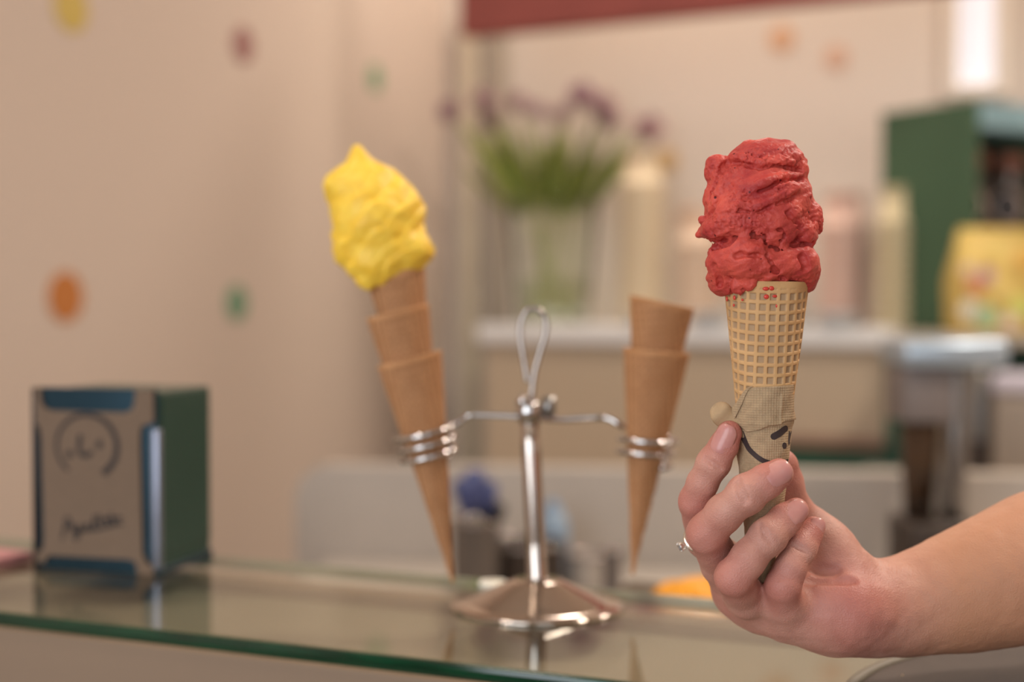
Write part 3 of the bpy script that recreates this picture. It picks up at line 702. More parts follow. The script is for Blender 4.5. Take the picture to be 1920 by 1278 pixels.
def wrinkle(th, y): return 1.3 * math.sin(2 * th + y * .045) + .8 * math.sin(5 * th - y * .07) + .5 * math.sin(9 * th + y * .13)
def wrap_pt(th, y, off=0.0):
    R = rpx(y) + wrinkle(th, y) + off
    return at(axx(y), y, HY) + Vector((math.sin(th) * R * hq, -math.cos(th) * R * hq, 0))
def sheet(th0, th1, top, bot, off, nu, nv, name, parent, m, thick=.0003, closed=False):
    V = []; UV = []; Fc = []
    for i in range(nv + 1):
        for k in range(nu + 1):
            th = th0 + (th1 - th0) * k / nu; y = top(th) + (bot(th) - top(th)) * i / nv
            V.append(wrap_pt(th, y, off(th, i / nv))); UV.append((th * 50 * hq, -y * hq))
    for i in range(nv):
        for k in range(nu):
            a = i * (nu + 1) + k; Fc.append((a, a + nu + 1, a + nu + 2, a + 1))
    me = bpy.data.meshes.new(name); me.from_pydata([tuple(v) for v in V], [], Fc); uv = me.uv_layers.new(name='UVMap')
    for l in me.loops: uv.data[l.index].uv = UV[l.vertex_index]
    o = obj(name, me, m, parent); md = o.modifiers.new('thickness', 'SOLIDIFY'); md.thickness = thick; md.offset = 0
    return o
pw = empty('paper_napkin', at(1427, 1112, HY)); tag(pw, 'brown printed paper napkin wrapped round the red cone in the hand', 'napkin')
sheet(-PI, PI, lambda t: 778 + 2 * math.sin(3 * t), lambda t: 1112 + 3 * math.sin(4 * t), lambda t, v: 0.0, 160, 110, 'wrap', pw, M_paper)
def ctop(t): return 721 - 3 * math.sin(t) + 42 * float(sstep(-.55, -1.35, t)) if t > -2.2 else 763 - 20 * float(sstep(-2.2, -PI, t))
def cbot(t): return float(np.interp(t, [-PI, -1.2, -.75, -.3, 0, .3, .6, PI], [790, 786, 806, 801, 793, 792, 785, 784]))
collar = sheet(-PI, PI, ctop, cbot, lambda t, v: 2.2 + 2.0 * math.sin(PI * min(v * 1.0, 1)) * .3 + (3.0 * math.exp(-((t - .42) / .05) ** 2) * float(sstep(.15, .35, v))) + 1.5 * float(sstep(.75, 1, v)), 200, 40, 'folded_collar', pw, M_paper)
# turned edge strip along the diagonal left of the collar
sheet(-1.75, -.5, lambda t: ctop(t) - 1.5, lambda t: ctop(t) - 1 + (18 + 14 * float(sstep(-.9, -1.5, t))) * float(sstep(-.48, -.95, t)), lambda t, v: 4.2 + 2.0 * (1 - v) + 5 * float(sstep(-.7, -1.4, t)) * (1 - .4 * v), 40, 8, 'turned_edge', collar, M_paper)
# soft rolled corner sticking out to the left
def lobe():
    A_ = at(1386, 806, HY - 18 * hq); B_ = at(1353, 775, HY - 16 * hq); V = []; Fc = []; n = 24; Lb = (B_ - A_).length; t = (B_ - A_).normalized(); f = Vector((0, -1, 0)); f = (f - t * f.dot(t)).normalized(); s = t.cross(f).normalized()
    S = [(Lb * k / 8, (17 + 5 * math.sin(PI / 2 * k / 8)) * hq) for k in range(9)] + [(Lb + 22 * hq * math.sin(a), 22 * hq * math.cos(a)) for a in np.radians([12, 25, 38, 50, 62, 74, 84])]
    for i, (u, w) in enumerate(S):
        for k in range(n):
            a = 2 * PI * k / n; rr = 1 + .03 * math.sin(3 * a + i * .7)
            V.append(A_ + t * u + s * math.cos(a) * w * rr + f * (math.sin(a) * w * .5 * rr + .0006 * math.sin(i * .9)))
    for i in range(len(S) - 1):
        for k in range(n):
            j = (k + 1) % n; Fc.append((i * n + k, i * n + j, (i + 1) * n + j, (i + 1) * n + k))
    Fc.append(tuple(range(n))[::-1]); Fc.append(tuple((len(S) - 1) * n + k for k in range(n)))
    return V, Fc
M_paper2 = mat('kraft_wrap_plain', (180, 150, 114), 0.8, var=.1, vscale=300, bump=.3, bscale=900)
obj('rolled_corner', lobe(), M_paper2, pw)
def wsurf(x, y, h):
    R = rpx(y); th = math.asin(max(-.995, min(.995, (x - axx(y)) / (R + 1)))); return wrap_pt(th, y, 0.8 + h)
M_print = mat('napkin_print', (58, 44, 42), .75, var=.1, vscale=600)
def wstroke(name, q, w, n=6, caps=None): obj(name, merge(*([disc2(*c, wsurf, .5, 16) for c in caps] if caps else []), ribbon([(p.x, p.y) for p in spline([Vector((*k, 0)) for k in q], n)], w, wsurf, .5)), M_print, pw, smooth=False)
wstroke('printed_circle', [(1386, 806), (1391, 824), (1399, 839), (1412, 851), (1428, 860), (1450, 864), (1472, 861)], [8 + min(k, 20) * .05 for k in range(37)])
ey = [(1442, 813), (1446, 811), (1454, 807), (1462, 802), (1466, 800)]
wstroke('printed_eye', ey, 12.5, 6, [(1442, 813, 6.2, 6.2), (1466, 800, 6.2, 6.2)])
obj('printed_dot', disc2(1462, 831, 4.3, 6, wsurf, .5), M_print, pw, smooth=False)
wstroke('printed_nose', [(1477, 806), (1475, 816), (1474, 824), (1476, 830)], 6)

# ------------------------------------------------------------------ the hand: one continuous surface from fingertips to forearm
HA = lambda x, y, d: at(x, y, HY + d * .01)          # d in cm behind the cone axis
def hr(p, rp): return rp * pxm(p.y)
hf = Field((at(1262, 700, HY).x, HY - .050, at(1400, 1262, HY).z), (at(2470, 700, HY).x, HY + .118, at(1400, 690, HY).z), .00095)
def chain(fd, pts, k):
    P = [(HA(x, y, d), r) for x, y, d, r in pts]
    for (a, ra), (b, rb) in zip(P, P[1:]): fd.cap(a, b, hr(a, ra), hr(b, rb), k)
    return P
palm = hf
# metacarpal block, heel of the hand and ball of the thumb
chain(palm, [(1640, 1130, 2.4, 62), (1560, 1112, 2.6, 62), (1470, 1120, 2.6, 50), (1420, 1128, 2.4, 42)], .012)
chain(palm, [(1630, 1118, 2.8, 46), (1500, 1075, 3.6, 46), (1385, 1062, 3.7, 36)], .012)
chain(palm, [(1610, 1122, 3.0, 50), (1480, 1095, 3.2, 46), (1385, 1105, 2.6, 38)], .012)
chain(palm, [(1618, 1148, 1.25, 62), (1585, 1146, 0.95, 64), (1530, 1142, 1.0, 54), (1478, 1144, 1.1, 42)], .009)
chain(palm, [(1640, 1160, 2.2, 58), (1560, 1158, 1.8, 52), (1470, 1146, 1.5, 38)], .012)
chain(palm, [(1612, 1108, 2.5, 42), (1580, 1074, 2.4, 47), (1553, 1040, 2.6, 46), (1535, 1012, 2.8, 43)], .008)
# wrist and forearm
chain(palm, [(1640, 1146, 2.6, 73), (1700, 1137, 2.9, 80), (1780, 1116, 3.3, 96), (1870, 1088, 3.8, 114), (1960, 1060, 4.3, 128), (2060, 1030, 4.9, 136), (2200, 990, 5.6, 142), (2390, 940, 6.4, 144)], .010)
chain(palm, [(1640, 1142, 3.4, 60), (1700, 1134, 3.7, 70), (1800, 1110, 4.2, 90), (1960, 1060, 5.2, 120), (2200, 990, 6.6, 136), (2380, 944, 7.2, 136)], .010)
FING = {
 'index':  [(1378, 1066, 3.7, 38), (1322, 1012, 2.1, 34), (1304, 940, 0.5, 31), (1318, 904, 0.0, 28.5), (1338, 868, -0.3, 27.5), (1356, 836, -0.5, 26.5), (1367, 812, -0.6, 24)],
 'middle': [(1382, 1110, 2.4, 40), (1352, 1056, 0.9, 38), (1325, 1000, -0.9, 36.5), (1358, 962, -1.5, 35), (1400, 926, -1.9, 33), (1436, 902, -1.95, 32), (1460, 887, -1.9, 28)],
 'ring':   [(1420, 1136, 2.0, 41), (1398, 1118, 0.3, 39), (1376, 1082, -1.5, 35.5), (1404, 1046, -1.6, 33.5), (1440, 1006, -1.45, 31), (1470, 976, -1.0, 30), (1492, 957, -0.75, 25)],
 'pinky':  [(1478, 1150, 1.2, 40), (1472, 1132, 0.0, 36.5), (1468, 1098, -1.0, 32.5), (1482, 1064, -0.9, 29.5), (1500, 1028, -0.5, 26.5), (1516, 1002, 0.0, 24.5), (1526, 988, 0.15, 20.5)],
 'thumb':  [(1548, 1026, 2.8, 44), (1510, 990, 3.0, 43), (1474, 946, 2.9, 42), (1464, 905, 2.6, 42), (1462, 876, 2.3, 36)],
}
CHAINS = {}
for nm, pts in FING.items():
    fd = hf.blank(); P = chain(fd, pts, .0022); CHAINS[nm] = P
    # soft knuckle swelling
    if nm != 'thumb':
        fd.ell(P[4][0], [hr(P[4][0], P[4][1] + .6)] * 3, .004)
    mcp = np.array(P[0][0])
    gx = np.meshgrid(*[hf.lo[k] + hf.h * np.arange(hf.n[k], dtype='f') for k in range(3)], indexing='ij', sparse=True)
    dist = np.sqrt((gx[0] - mcp[0]) ** 2 + (gx[1] - mcp[1]) ** 2 + (gx[2] - mcp[2]) ** 2)
    K = np.clip(1.25 - dist / .030, 0, 1); K = .0006 + .0085 * K
    hf.f = Field.smin(hf.f, fd.f, K.astype('f')); del fd, dist, K
# skin folds of the palm, wrist and finger joints
def fold(pts, r, depth, kk=.0012):
    c = np.array((0, 0, ZC)); H = []
    for v in spline([Vector((x, y, 0)) for x, y in pts], 5):
        p = np.array(at(v.x, v.y, HY - .045)); h = hf.trace(p, p - c, 900)
        if h: H.append(h)
    for i, (a, b) in enumerate(zip(H, H[1:])):
        fd_ = math.sin(PI * (i + .5) / (len(H) - 1)) ** .6
        if (b - a).length < .012: o = Vector((0, -(r - depth * fd_), 0)); hf.cap(a + o, b + o, r, r, kk, sub=True)
fold([(1530, 1067), (1548, 1067), (1566, 1065)], .0016, .0003, .0028)
fold([(1516, 1085), (1545, 1083), (1570, 1083), (1598, 1083)], .0016, .0006, .0028)
for a, b in (((1376, 902), (1396, 944)), ((1384, 898), (1402, 938)), ((1424, 984), (1448, 1022)), ((1484, 1018), (1514, 1034)), ((1322, 858), (1352, 878))):
    fold([a, ((a[0] + b[0]) / 2 - 1, (a[1] + b[1]) / 2), b], .0007, .00035)
def hd(p): return .00022 * fbm(p * 180, 2)
hf.band(hd, .003)
me, Vh = hf.mesh('person')
flush = np.zeros(len(Vh))
for nm, P in CHAINS.items():
    for i, w, rad in ((2, .75, .013), (len(P) - 1, .9, .013), (len(P) - 3, .35, .008)):
        flush = np.maximum(flush, w * np.exp(-(np.linalg.norm(Vh - np.array(P[i][0]), axis=1) / rad) ** 2))
for x, y, d, w, rad in ((1600, 1130, .0, .7, .022), (1545, 1120, .6, .5, .018), (1360, 1130, 1.5, .35, .02)):
    flush = np.maximum(flush, w * np.exp(-(np.linalg.norm(Vh - np.array(HA(x, y, d)), axis=1) / rad) ** 2))
arm = np.clip((Vh[:, 0] - at(1640, 1100, HY).x) / .04, 0, 1)
for nme, val in (('flush', flush), ('arm', arm)):
    a_ = me.attributes.new(nme, 'FLOAT', 'POINT'); a_.data.foreach_set('value', val.astype('f'))
def skin_mat():
    m = mat('skin', (208, 160, 138), 0.5, sss=.18, sssr=(1, .35, .2), sscale=.006, spec=.38)
    nt = m.node_tree; N = nt.nodes; L = nt.links; p = N['Principled BSDF']; tc = N.new('ShaderNodeTexCoord')
    n = N.new('ShaderNodeTexNoise'); n.inputs['Scale'].default_value = 90; n.inputs['Detail'].default_value = 5; L.new(tc.outputs['Object'], n.inputs[0])
    r = N.new('ShaderNodeValToRGB'); L.new(n.outputs[0], r.inputs[0]); r.color_ramp.elements[0].position = .3; r.color_ramp.elements[1].position = .7
    r.color_ramp.elements[0].color = lin((182, 130, 114)); r.color_ramp.elements[1].color = lin((198, 150, 133))
    a1 = N.new('ShaderNodeAttribute'); a1.attribute_name = 'arm'; m1 = N.new('ShaderNodeMix'); m1.data_type = 'RGBA'; L.new(a1.outputs['Fac'], m1.inputs[0]); L.new(r.outputs[0], m1.inputs[6]); m1.inputs[7].default_value = lin((186, 134, 104))
    a2 = N.new('ShaderNodeAttribute'); a2.attribute_name = 'flush'; m2 = N.new('ShaderNodeMix'); m2.data_type = 'RGBA'; L.new(a2.outputs['Fac'], m2.inputs[0]); L.new(m1.outputs[2], m2.inputs[6]); m2.inputs[7].default_value = lin((176, 100, 90))
    L.new(m2.outputs[2], p.inputs['Base Color'])
    # fine skin relief: cells and fine lines
    v = N.new('ShaderNodeTexVoronoi'); v.inputs['Scale'].default_value = 1500; L.new(tc.outputs['Object'], v.inputs[0])
    n2 = N.new('ShaderNodeTexNoise'); n2.inputs['Scale'].default_value = 500; n2.inputs['Detail'].default_value = 3; L.new(tc.outputs['Object'], n2.inputs[0])
    ad = N.new('ShaderNodeMath'); L.new(v.outputs['Distance'], ad.inputs[0]); L.new(n2.outputs[0], ad.inputs[1])
    b = N.new('ShaderNodeBump'); b.inputs['Strength'].default_value = .38; b.inputs['Distance'].default_value = .0004; L.new(ad.outputs[0], b.inputs['Height']); L.new(b.outputs[0], p.inputs['Normal'])
    return m
M_skin = skin_mat()
person = obj('person', me, M_skin); tag(person, 'bare forearm and hand of a person holding up the red sorbet cone', 'person')
sa, sb = HA(2270, 972, 6.3), HA(2760, 850, 8.2)
obj('sleeve', tube([sa, sa.lerp(sb, .02), sa.lerp(sb, .1), sa.lerp(sb, .5), sb], [.040, .0425, .043, .050, .058], 40), mat('sleeve_cloth', (196, 190, 184), .9, bump=.2, bscale=300), person)
# fingernails
M_nail = mat('nail', (196, 140, 130), 0.28, sss=.15, sscale=.002, spec=.5, rgb2=(186, 126, 120), vscale=120)
def nail(nm, nrm, u0, u1, half, lift=.0004, shift=0.0):
    P = CHAINS[nm]; a = P[-2][0]; b = P[-1][0]; t = (b - a).normalized(); n = Vector(nrm); n = (n - t * n.dot(t)).normalized(); s = t.cross(n)
    ra = hr(a, P[-2][1]); rb = hr(b, P[-1][1]); L = (b - a).length; nu, nv = 14, 12; V = []; Fc = []
    for lay in (0, 1):
        for i in range(nu + 1):
            f = i / nu; u = u0 + (u1 - u0) * f
            tt = min(max(u / L, 0), 1.0); r = ra + (rb - ra) * tt
            ext = max(u - L, 0); r_e = math.sqrt(max(r * r - (ext * .75) ** 2, 1e-9))
            wd = half * (math.sqrt(max(1 - (max(.32 - f, 0) / .34) ** 2, 0.02)) if f < .32 else (math.sqrt(max(1 - (max(f - .68, 0) / .36) ** 2.0, .05)) if f > .68 else 1))
            for j in range(nv + 1):
                ang = (j / nv * 2 - 1) * wd; e = abs(j / nv * 2 - 1)
                R = r_e + lift - .0005 * e ** 3 - (.0006 if lay else 0) - .0005 * (1 - min(f / .15, 1))
                V.append(a + t * u + (n * math.cos(ang + shift) + s * math.sin(ang + shift)) * R)
    m_ = (nu + 1) * (nv + 1)
    for i in range(nu):
        for j in range(nv):
            k = i * (nv + 1) + j; Fc.append((k, k + 1, k + nv + 2, k + nv + 1)); Fc.append((m_ + k, m_ + k + nv + 1, m_ + k + nv + 2, m_ + k + 1))
    rim = [j for j in range(nv + 1)] + [i * (nv + 1) + nv for i in range(1, nu + 1)] + [nu * (nv + 1) + j for j in range(nv - 1, -1, -1)] + [i * (nv + 1) for i in range(nu - 1, 0, -1)]
    for x, y in zip(rim, rim[1:] + rim[:1]): Fc.append((y, x, m_ + x, m_ + y))
    bm = bmesh.new(); vv = [bm.verts.new(v) for v in V]; [bm.faces.new([vv[i] for i in f]) for f in Fc]; bmesh.ops.recalc_face_normals(bm, faces=bm.faces)
    obj('fingernail', bm, M_nail, person)
nail('index', (-.38, -.92, .2), -.0035, .0102, 1.0, .0006)
nail('middle', (.05, -.95, .28), -.0015, .0112, .98, .0006)
nail('ring', (.12, -.95, .25), -.0015, .0100, .98, .0006)
nail('pinky', (.25, -.94, .22), -.0020, .0078, .98, .0006)
# ring with a stone on the index finger
P = CHAINS['index']; ca = P[1][0].lerp(P[2][0], .10); dirf = (P[2][0] - P[1][0]).normalized(); rr = hr(ca, 34.5) + .0004
M_silver = mat('ring_silver', (232, 226, 218), 0.08, metal=1.0)
M_gem = mat('ring_stone', (235, 240, 245), 0.02, trans=.85, ior=2.2)
out = Vector((-.93, -.36, -.05)); out = (out - dirf * out.dot(dirf)).normalized(); sd = dirf.cross(out)
rg = empty('finger_ring', ca); tag(rg, 'thin silver ring with a small clear stone on the index finger', 'ring')
obj('band', tube([ca + (out * math.cos(a) + sd * math.sin(a)) * rr for a in np.linspace(0, 2 * PI, 64, endpoint=False)], .00085, 10, closed=True), M_silver, rg)
gc = ca + out * (rr + .0030)
TG = Matrix.Translation(gc) @ out.to_track_quat('Z', 'X').to_matrix().to_4x4()
obj('setting', lathe([(.0005, -.0030), (.0010, -.0024), (.0019, -.0002), (.0022, .0002), (.0019, .0002), (.0008, -.0020)], 16, TG, close=True), M_silver, rg)
gem = obj('stone', lathe([(0, -.0018), (.0020, .0002), (.0012, .0010), (0, .0010)], 8, TG), M_gem, rg, smooth=False)
for k in range(4):
    a = PI / 4 + k * PI / 2; obj('prong', tube([TG @ Vector((.0012 * math.cos(a), .0012 * math.sin(a), -.0022)), TG @ Vector((.0022 * math.cos(a), .0022 * math.sin(a), .0003)), TG @ Vector((.0017 * math.cos(a), .0017 * math.sin(a), .0010))], .0003, 8), M_silver, rg)

# ------------------------------------------------------------------ things on the back bar
def on_shelf(px, b, zs=.113):
    """point on the back bar at pixel column px and depth b in the shop frame"""
    k = (px - 960) / F; d = C0 + E2 * b; t = (k * d.y - d.x) / (E1.x - k * E1.y)
    p = C0 + E1 * t + E2 * b; p.z = zs; return p
def thin_glass(name, tint, ior):
    m = bpy.data.materials.new(name); m.use_nodes = True; nt = m.node_tree; nt.nodes.clear()
    o = nt.nodes.new('ShaderNodeOutputMaterial'); x = nt.nodes.new('ShaderNodeMixShader'); t = nt.nodes.new('ShaderNodeBsdfTransparent'); g_ = nt.nodes.new('ShaderNodeBsdfGlossy'); lw = nt.nodes.new('ShaderNodeLayerWeight')
    lw.inputs[0].default_value = ior; t.inputs[0].default_value = tint; g_.inputs['Roughness'].default_value = .04
    nt.links.new(lw.outputs['Fresnel'], x.inputs[0]); nt.links.new(t.outputs[0], x.inputs[1]); nt.links.new(g_.outputs[0], x.inputs[2]); nt.links.new(x.outputs[0], o.inputs[0]); return m
M_vase = thin_glass('vase_glass', (.97, .985, .97, 1), .05); M_water = thin_glass('vase_water', (.93, .96, .90, 1), .04)
vp = on_shelf(1036, -.26); vq = pxm(vp.y)
vase = empty('flower_vase', vp); tag(vase, 'clear glass vase holding purple flowers on the white shelf', 'vase')
TV = Matrix.Translation(vp)
obj('glass', lathe([(0, .001), (62 * vq, .001), (66 * vq, .006), (70 * vq, .06), (86 * vq, 228 * vq), (84 * vq, 228 * vq), (67 * vq, .062), (62 * vq, .010), (0, .009)], 48, TV), M_vase, vase)
obj('water', lathe([(0, .0095), (61 * vq, .0105), (66 * vq, .062), (74 * vq, .12), (0, .12)], 40, TV), M_water, vase)
for k in range(9):
    a = 2.4 * k; r = 18 * vq * (1 + k % 3); c = vp + Vector((r * math.cos(a), r * math.sin(a), .022 + .008 * (k % 2)))
    b = bmesh.new(); bmesh.ops.create_icosphere(b, subdivisions=2, radius=.012, matrix=Matrix.Translation(c) @ Matrix.Diagonal((1, 1, .8, 1))); obj('pebble', b, M_white, vase)
M_leaf = [mat('leaf_green', (160, 168, 84), .6, var=.3, vscale=30), mat('leaf_dark', (132, 148, 62), .6, var=.3, vscale=30)]
M_stem = mat('stem_green', (168, 172, 112), .6)
M_petal = [mat('petal_purple', (150, 112, 124), .7, var=.25, vscale=80), mat('petal_mauve', (166, 132, 134), .7, var=.25, vscale=80)]
FL = [(842, 208, 26, 'drooping out furthest to the left'), (906, 186, 28, 'tall at the left side'), (918, 222, 26, 'low at the left side'), (970, 190, 24, 'left of the middle'), (1006, 206, 22, 'in the middle'),
      (1052, 212, 24, 'just right of the middle'), (1090, 178, 32, 'tall at the right side'), (1128, 196, 32, 'large, right side'), (1142, 222, 26, 'below the large right one'), (1216, 240, 36, 'leaning out furthest to the right')]
for i, (fx, fy, fr_, wh) in enumerate(FL):
    off = ((i * 37) % 11 - 5) / 5.0 * .045; hd_ = at(fx, fy, vp.y + off); a = 2 * PI * i / len(FL)
    foot = vp + Vector((40 * vq * math.cos(a), 40 * vq * math.sin(a), .02)); lip = vp + Vector(((fx - 1036) * .38 * vq, off * .5, 235 * vq))
    fl = empty('cut_flower', foot); tag(fl, 'purple cut flower in the glass vase, ' + wh, 'flower', 'purple flowers in the glass vase')
    path = spline([foot, foot.lerp(lip, .6), lip, lip.lerp(hd_, .6) + Vector((0, 0, .02)), hd_], 6)
    obj('stem', tube(path, .0028, 8), M_stem, fl)
    # shaggy blossom: petals around the head
    r = fr_ * vq; V = []; Fc = []
    for k in range(22):
        u = 1 - 2 * (k + .5) / 22; an = k * 2.399; d = Vector((math.sqrt(1 - u * u) * math.cos(an), math.sqrt(1 - u * u) * math.sin(an), u * .9)); s_ = d.orthogonal().normalized(); n_ = d.cross(s_)
        o_ = len(V); V += [hd_ + d * r * .15, hd_ + d * r * .6 + s_ * r * .30 + n_ * r * .06, hd_ + d * r * 1.05, hd_ + d * r * .6 - s_ * r * .30 + n_ * r * .06, hd_ + d * r * .55 - n_ * r * .1]
        Fc += [(o_, o_ + 1, o_ + 4), (o_ + 1, o_ + 2, o_ + 4), (o_ + 2, o_ + 3, o_ + 4), (o_ + 3, o_, o_ + 4), (o_, o_ + 3, o_ + 2, o_ + 1)]
    obj('blossom', (V, Fc), M_petal[i % 2], fl, smooth=False)
    obj('flower_heart', lathe([(0, -.4 * r), (.4 * r, -.1 * r), (.42 * r, .2 * r), (0, .45 * r)], 12, Matrix.Translation(hd_)), M_petal[(i + 1) % 2], fl)
    for k in range(5):                                     # long narrow leaves rising from the vase mouth
        a0 = i * .9 + k * 2.1; base = lip + Vector((.010 * math.cos(a0), .02 * math.sin(a0), -.0 - .012 * k))
        tipp = base + Vector(((fx - 1036) * .50 * vq + .03 * math.cos(a0 * 1.7), .05 * math.sin(a0), .20 + .05 * math.sin(i + k * 1.3)))
        V = []; Fc = []; n = 7
        for j in range(n + 1):
            t = j / n; c = base.lerp(tipp, t) + Vector((.015 * math.sin(a0) * t * t, 0, -.02 * t * t)); w = .014 * math.sin(PI * min(t * .85 + .12, 1)) + .0008
            s_ = Vector((math.cos(a0 * .7), math.sin(a0 * .7), 0)); V += [c - s_ * w, c + Vector((0, -.0015, 0)), c + s_ * w, c + Vector((0, .0015, 0))]
        for j in range(n):
            for q_ in range(4):
                e_ = (q_ + 1) % 4; Fc.append((j * 4 + q_, j * 4 + e_, j * 4 + 4 + e_, j * 4 + 4 + q_))
        Fc.append((3, 2, 1, 0)); Fc.append((n * 4, n * 4 + 1, n * 4 + 2, n * 4 + 3))
        obj('leaf', (V, Fc), M_leaf[(i + k) % 2], fl)

def cup_stack(px, b, wpx, top, cnt, rgb, label, rim_rgb, zs=.113):
    p = on_shelf(px, b, zs); q_ = pxm(p.y); H = at(px, top, p.y).z - zs; r = wpx / 2 * q_; ch = .09; step = (H - ch) / max(cnt - 1, 1)
    t = empty('paper_cup_stack', p); tag(t, label, 'cups', 'stacks of paper cups on the back bar')
    m1 = mat('cup_paper', rgb, .7); m2 = mat('cup_rim', rim_rgb, .6)
    for k in range(cnt):
        z = k * step; T = Matrix.Translation(p + Vector((0, 0, z)))
        # upside-down paper cup: wide mouth below
        c = obj('cup', lathe([(r * .86, .0), (r * .80, .0), (r * .66, ch - .004), (0, ch - .004), (0, ch), (r * .72, ch), (r * .78, ch - .004)] if k == cnt - 1 else [(r * .86, 0), (r * .80, 0), (r * .76, step * 1.5), (r * .82, step * 1.5)], 32, T, close=k != cnt - 1), m1, t)
        obj('rolled_rim', tube([T @ Vector((r * .93 * math.cos(a), r * .93 * math.sin(a), .004)) for a in np.linspace(0, 2 * PI, 32, endpoint=False)], .0042, 8, closed=True), m2, c)
cup_stack(1202, -.25, 92, 285, 13, (226, 208, 176), 'tall stack of cream paper cups right of the flower vase', (232, 216, 188))
cup_stack(1305, -.22, 84, 395, 9, (222, 196, 172), 'shorter stack of cream cups left of the red sorbet', (226, 206, 184))
cup_stack(1580, -.25, 96, 362, 9, (222, 188, 172), 'pale pink stack of paper cups beside the green shelf unit', (230, 204, 190))
cup_stack(1420, -.20, 90, 400, 9, (222, 200, 184), 'pale stack of paper cups hidden behind the red cone', (228, 210, 196))
cup_stack(1682, -.38, 84, 352, 11, (214, 200, 162), 'tall straight stack of pale yellow cups in front of the green unit', (220, 208, 176), zs=.108)
for px, b in ((1212, -.40), (1330, -.42), (1480, -.42), (1570, -.42)):
    p = on_shelf(px, b); t = empty('white_saucer_pile', p); tag(t, 'low pile of white saucers on the shelf edge, ' + {1212: 'under the tall cream cups', 1330: 'left of the red cone', 1480: 'just right of the red cone', 1570: 'under the pink cups'}[px], 'saucers', 'saucer piles on the back bar')
    for k in range(4):
        obj('saucer', lathe([(0, 0), (.03, 0), (.052, .008), (.054, .010), (.050, .010), (.028, .004), (0, .004)], 32, Matrix.Translation(p + Vector((0, 0, k * .0085)))), M_white, t)

# green shelf unit standing on the side shelf
gc_ = on_shelf(1822, -.52, .109); vd = Vector((gc_.x, gc_.y, 0)).normalized(); vr = Vector((vd.y, -vd.x, 0)); ph = math.radians(40)
dA = (-vr * math.cos(ph) + vd * math.sin(ph)); dB = (vr * math.sin(ph) + vd * math.cos(ph))
gq = pxm(gc_.y); LA = 176 * gq / math.cos(ph); LB = 190 * gq / math.sin(ph); GH = at(1822, 186, gc_.y).z - .109
unit = empty('shelf_unit', gc_); tag(unit, 'dark green open shelf unit with pale blue top edge at the right', 'shelf unit')
TU = Matrix(((dB.x, dA.x, 0, gc_.x), (dB.y, dA.y, 0, gc_.y), (0, 0, 1, gc_.z), (0, 0, 0, 1)))
def ubox(x0, x1, y0, y1, z0, z1, bev=.003): return box_bm(x1 - x0, y1 - y0, z1 - z0, TU @ Matrix.Translation(((x0 + x1) / 2, (y0 + y1) / 2, z0)), bev)
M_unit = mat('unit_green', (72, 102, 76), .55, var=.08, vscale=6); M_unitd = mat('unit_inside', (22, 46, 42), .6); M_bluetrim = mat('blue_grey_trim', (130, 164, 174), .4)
obj('side_panel', ubox(-.0, .02, 0, LA, 0, GH), M_unit, unit, smooth=False)
obj('side_panel', ubox(LB - .02, LB, 0, LA, 0, GH), M_unit, unit, smooth=False)
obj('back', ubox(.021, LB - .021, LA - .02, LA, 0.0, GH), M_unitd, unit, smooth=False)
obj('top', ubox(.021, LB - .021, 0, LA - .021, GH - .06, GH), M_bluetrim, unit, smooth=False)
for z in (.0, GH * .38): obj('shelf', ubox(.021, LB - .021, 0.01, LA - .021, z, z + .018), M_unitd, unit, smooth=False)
# jars in the unit
M_dark = mat('dark_glass_jar', (46, 38, 34), .25); M_lab = mat('jar_label', (206, 186, 176), .7); M_lid = mat('jar_lid', (120, 76, 60), .5)
for k, (fx, nm) in enumerate(((.24, 'nearest the unit side'), (.62, 'in the middle of the unit'))):
    p = TU @ Vector((LB * fx, LA * .3, GH * .38 + .0185)); t = empty('storage_jar', p); tag(t, 'dark jar with round pale label on the upper shelf, ' + nm, 'jar', 'jars in the green unit')
    b = obj('body', lathe([(0, 0), (.042, 0), (.046, .006), (.046, .12), (.036, .145), (.034, .155), (0, .155)], 32, Matrix.Translation(p)), M_dark, t)
    nrm = (Vector((0, 0, ZC)) - p); nrm.z = 0; nrm.normalize(); s_ = Vector((-nrm.y, nrm.x, 0))
    def lsurf(x, y, h, p=p, nrm=nrm, s_=s_): return p + Vector((0, 0, .07 + y)) + nrm * math.sqrt(max(.0465 ** 2 - x * x, 1e-6)) + s_ * x + nrm * h
    obj('label', disc2(0, 0, .036, .04, lsurf, .001, 32), M_lab, b, smooth=False)
    obj('lid', lathe([(0, .1552), (.038, .1552), (.038, .19), (.03, .196), (0, .197)], 32, Matrix.Translation(p)), M_lid, t)
# yellow fruit-print bag in front of the unit
bagp = on_shelf(1868, -.66, .1085)
M_bag = mat('yellow_bag', (214, 184, 100), .55, var=.05, vscale=9)
bag = empty('printed_bag', (bagp.x, bagp.y, bagp.z)); tag(bag, 'yellow fruit-print paper bag standing in front of the green unit', 'bag')
bq = pxm(bagp.y); bw = .10; V = []; Fc = []; rings = []
zt = at(1868, 428, bagp.y).z - bagp.z
for j, (f, wx, wy) in enumerate([(0, .098, .05), (.04, .102, .055), (.5, .1, .052), (.85, .088, .03), (.93, .082, .012), (1, .080, .008)]):
    for k in range(28):
        a = 2 * PI * k / 28; cx = math.copysign(abs(math.cos(a)) ** .45, math.cos(a)); sy = math.copysign(abs(math.sin(a)) ** .45, math.sin(a)); w_ = .003 * math.sin(5 * a + 3 * j)
        V.append(Vector((bagp.x, bagp.y, bagp.z + .0005 + f * zt)) + Vector((cx * (wx + w_), sy * (wy + w_), 0)))
    if j:
        for k in range(28):
            e_ = (k + 1) % 28; Fc.append(((j - 1) * 28 + k, (j - 1) * 28 + e_, j * 28 + e_, j * 28 + k))
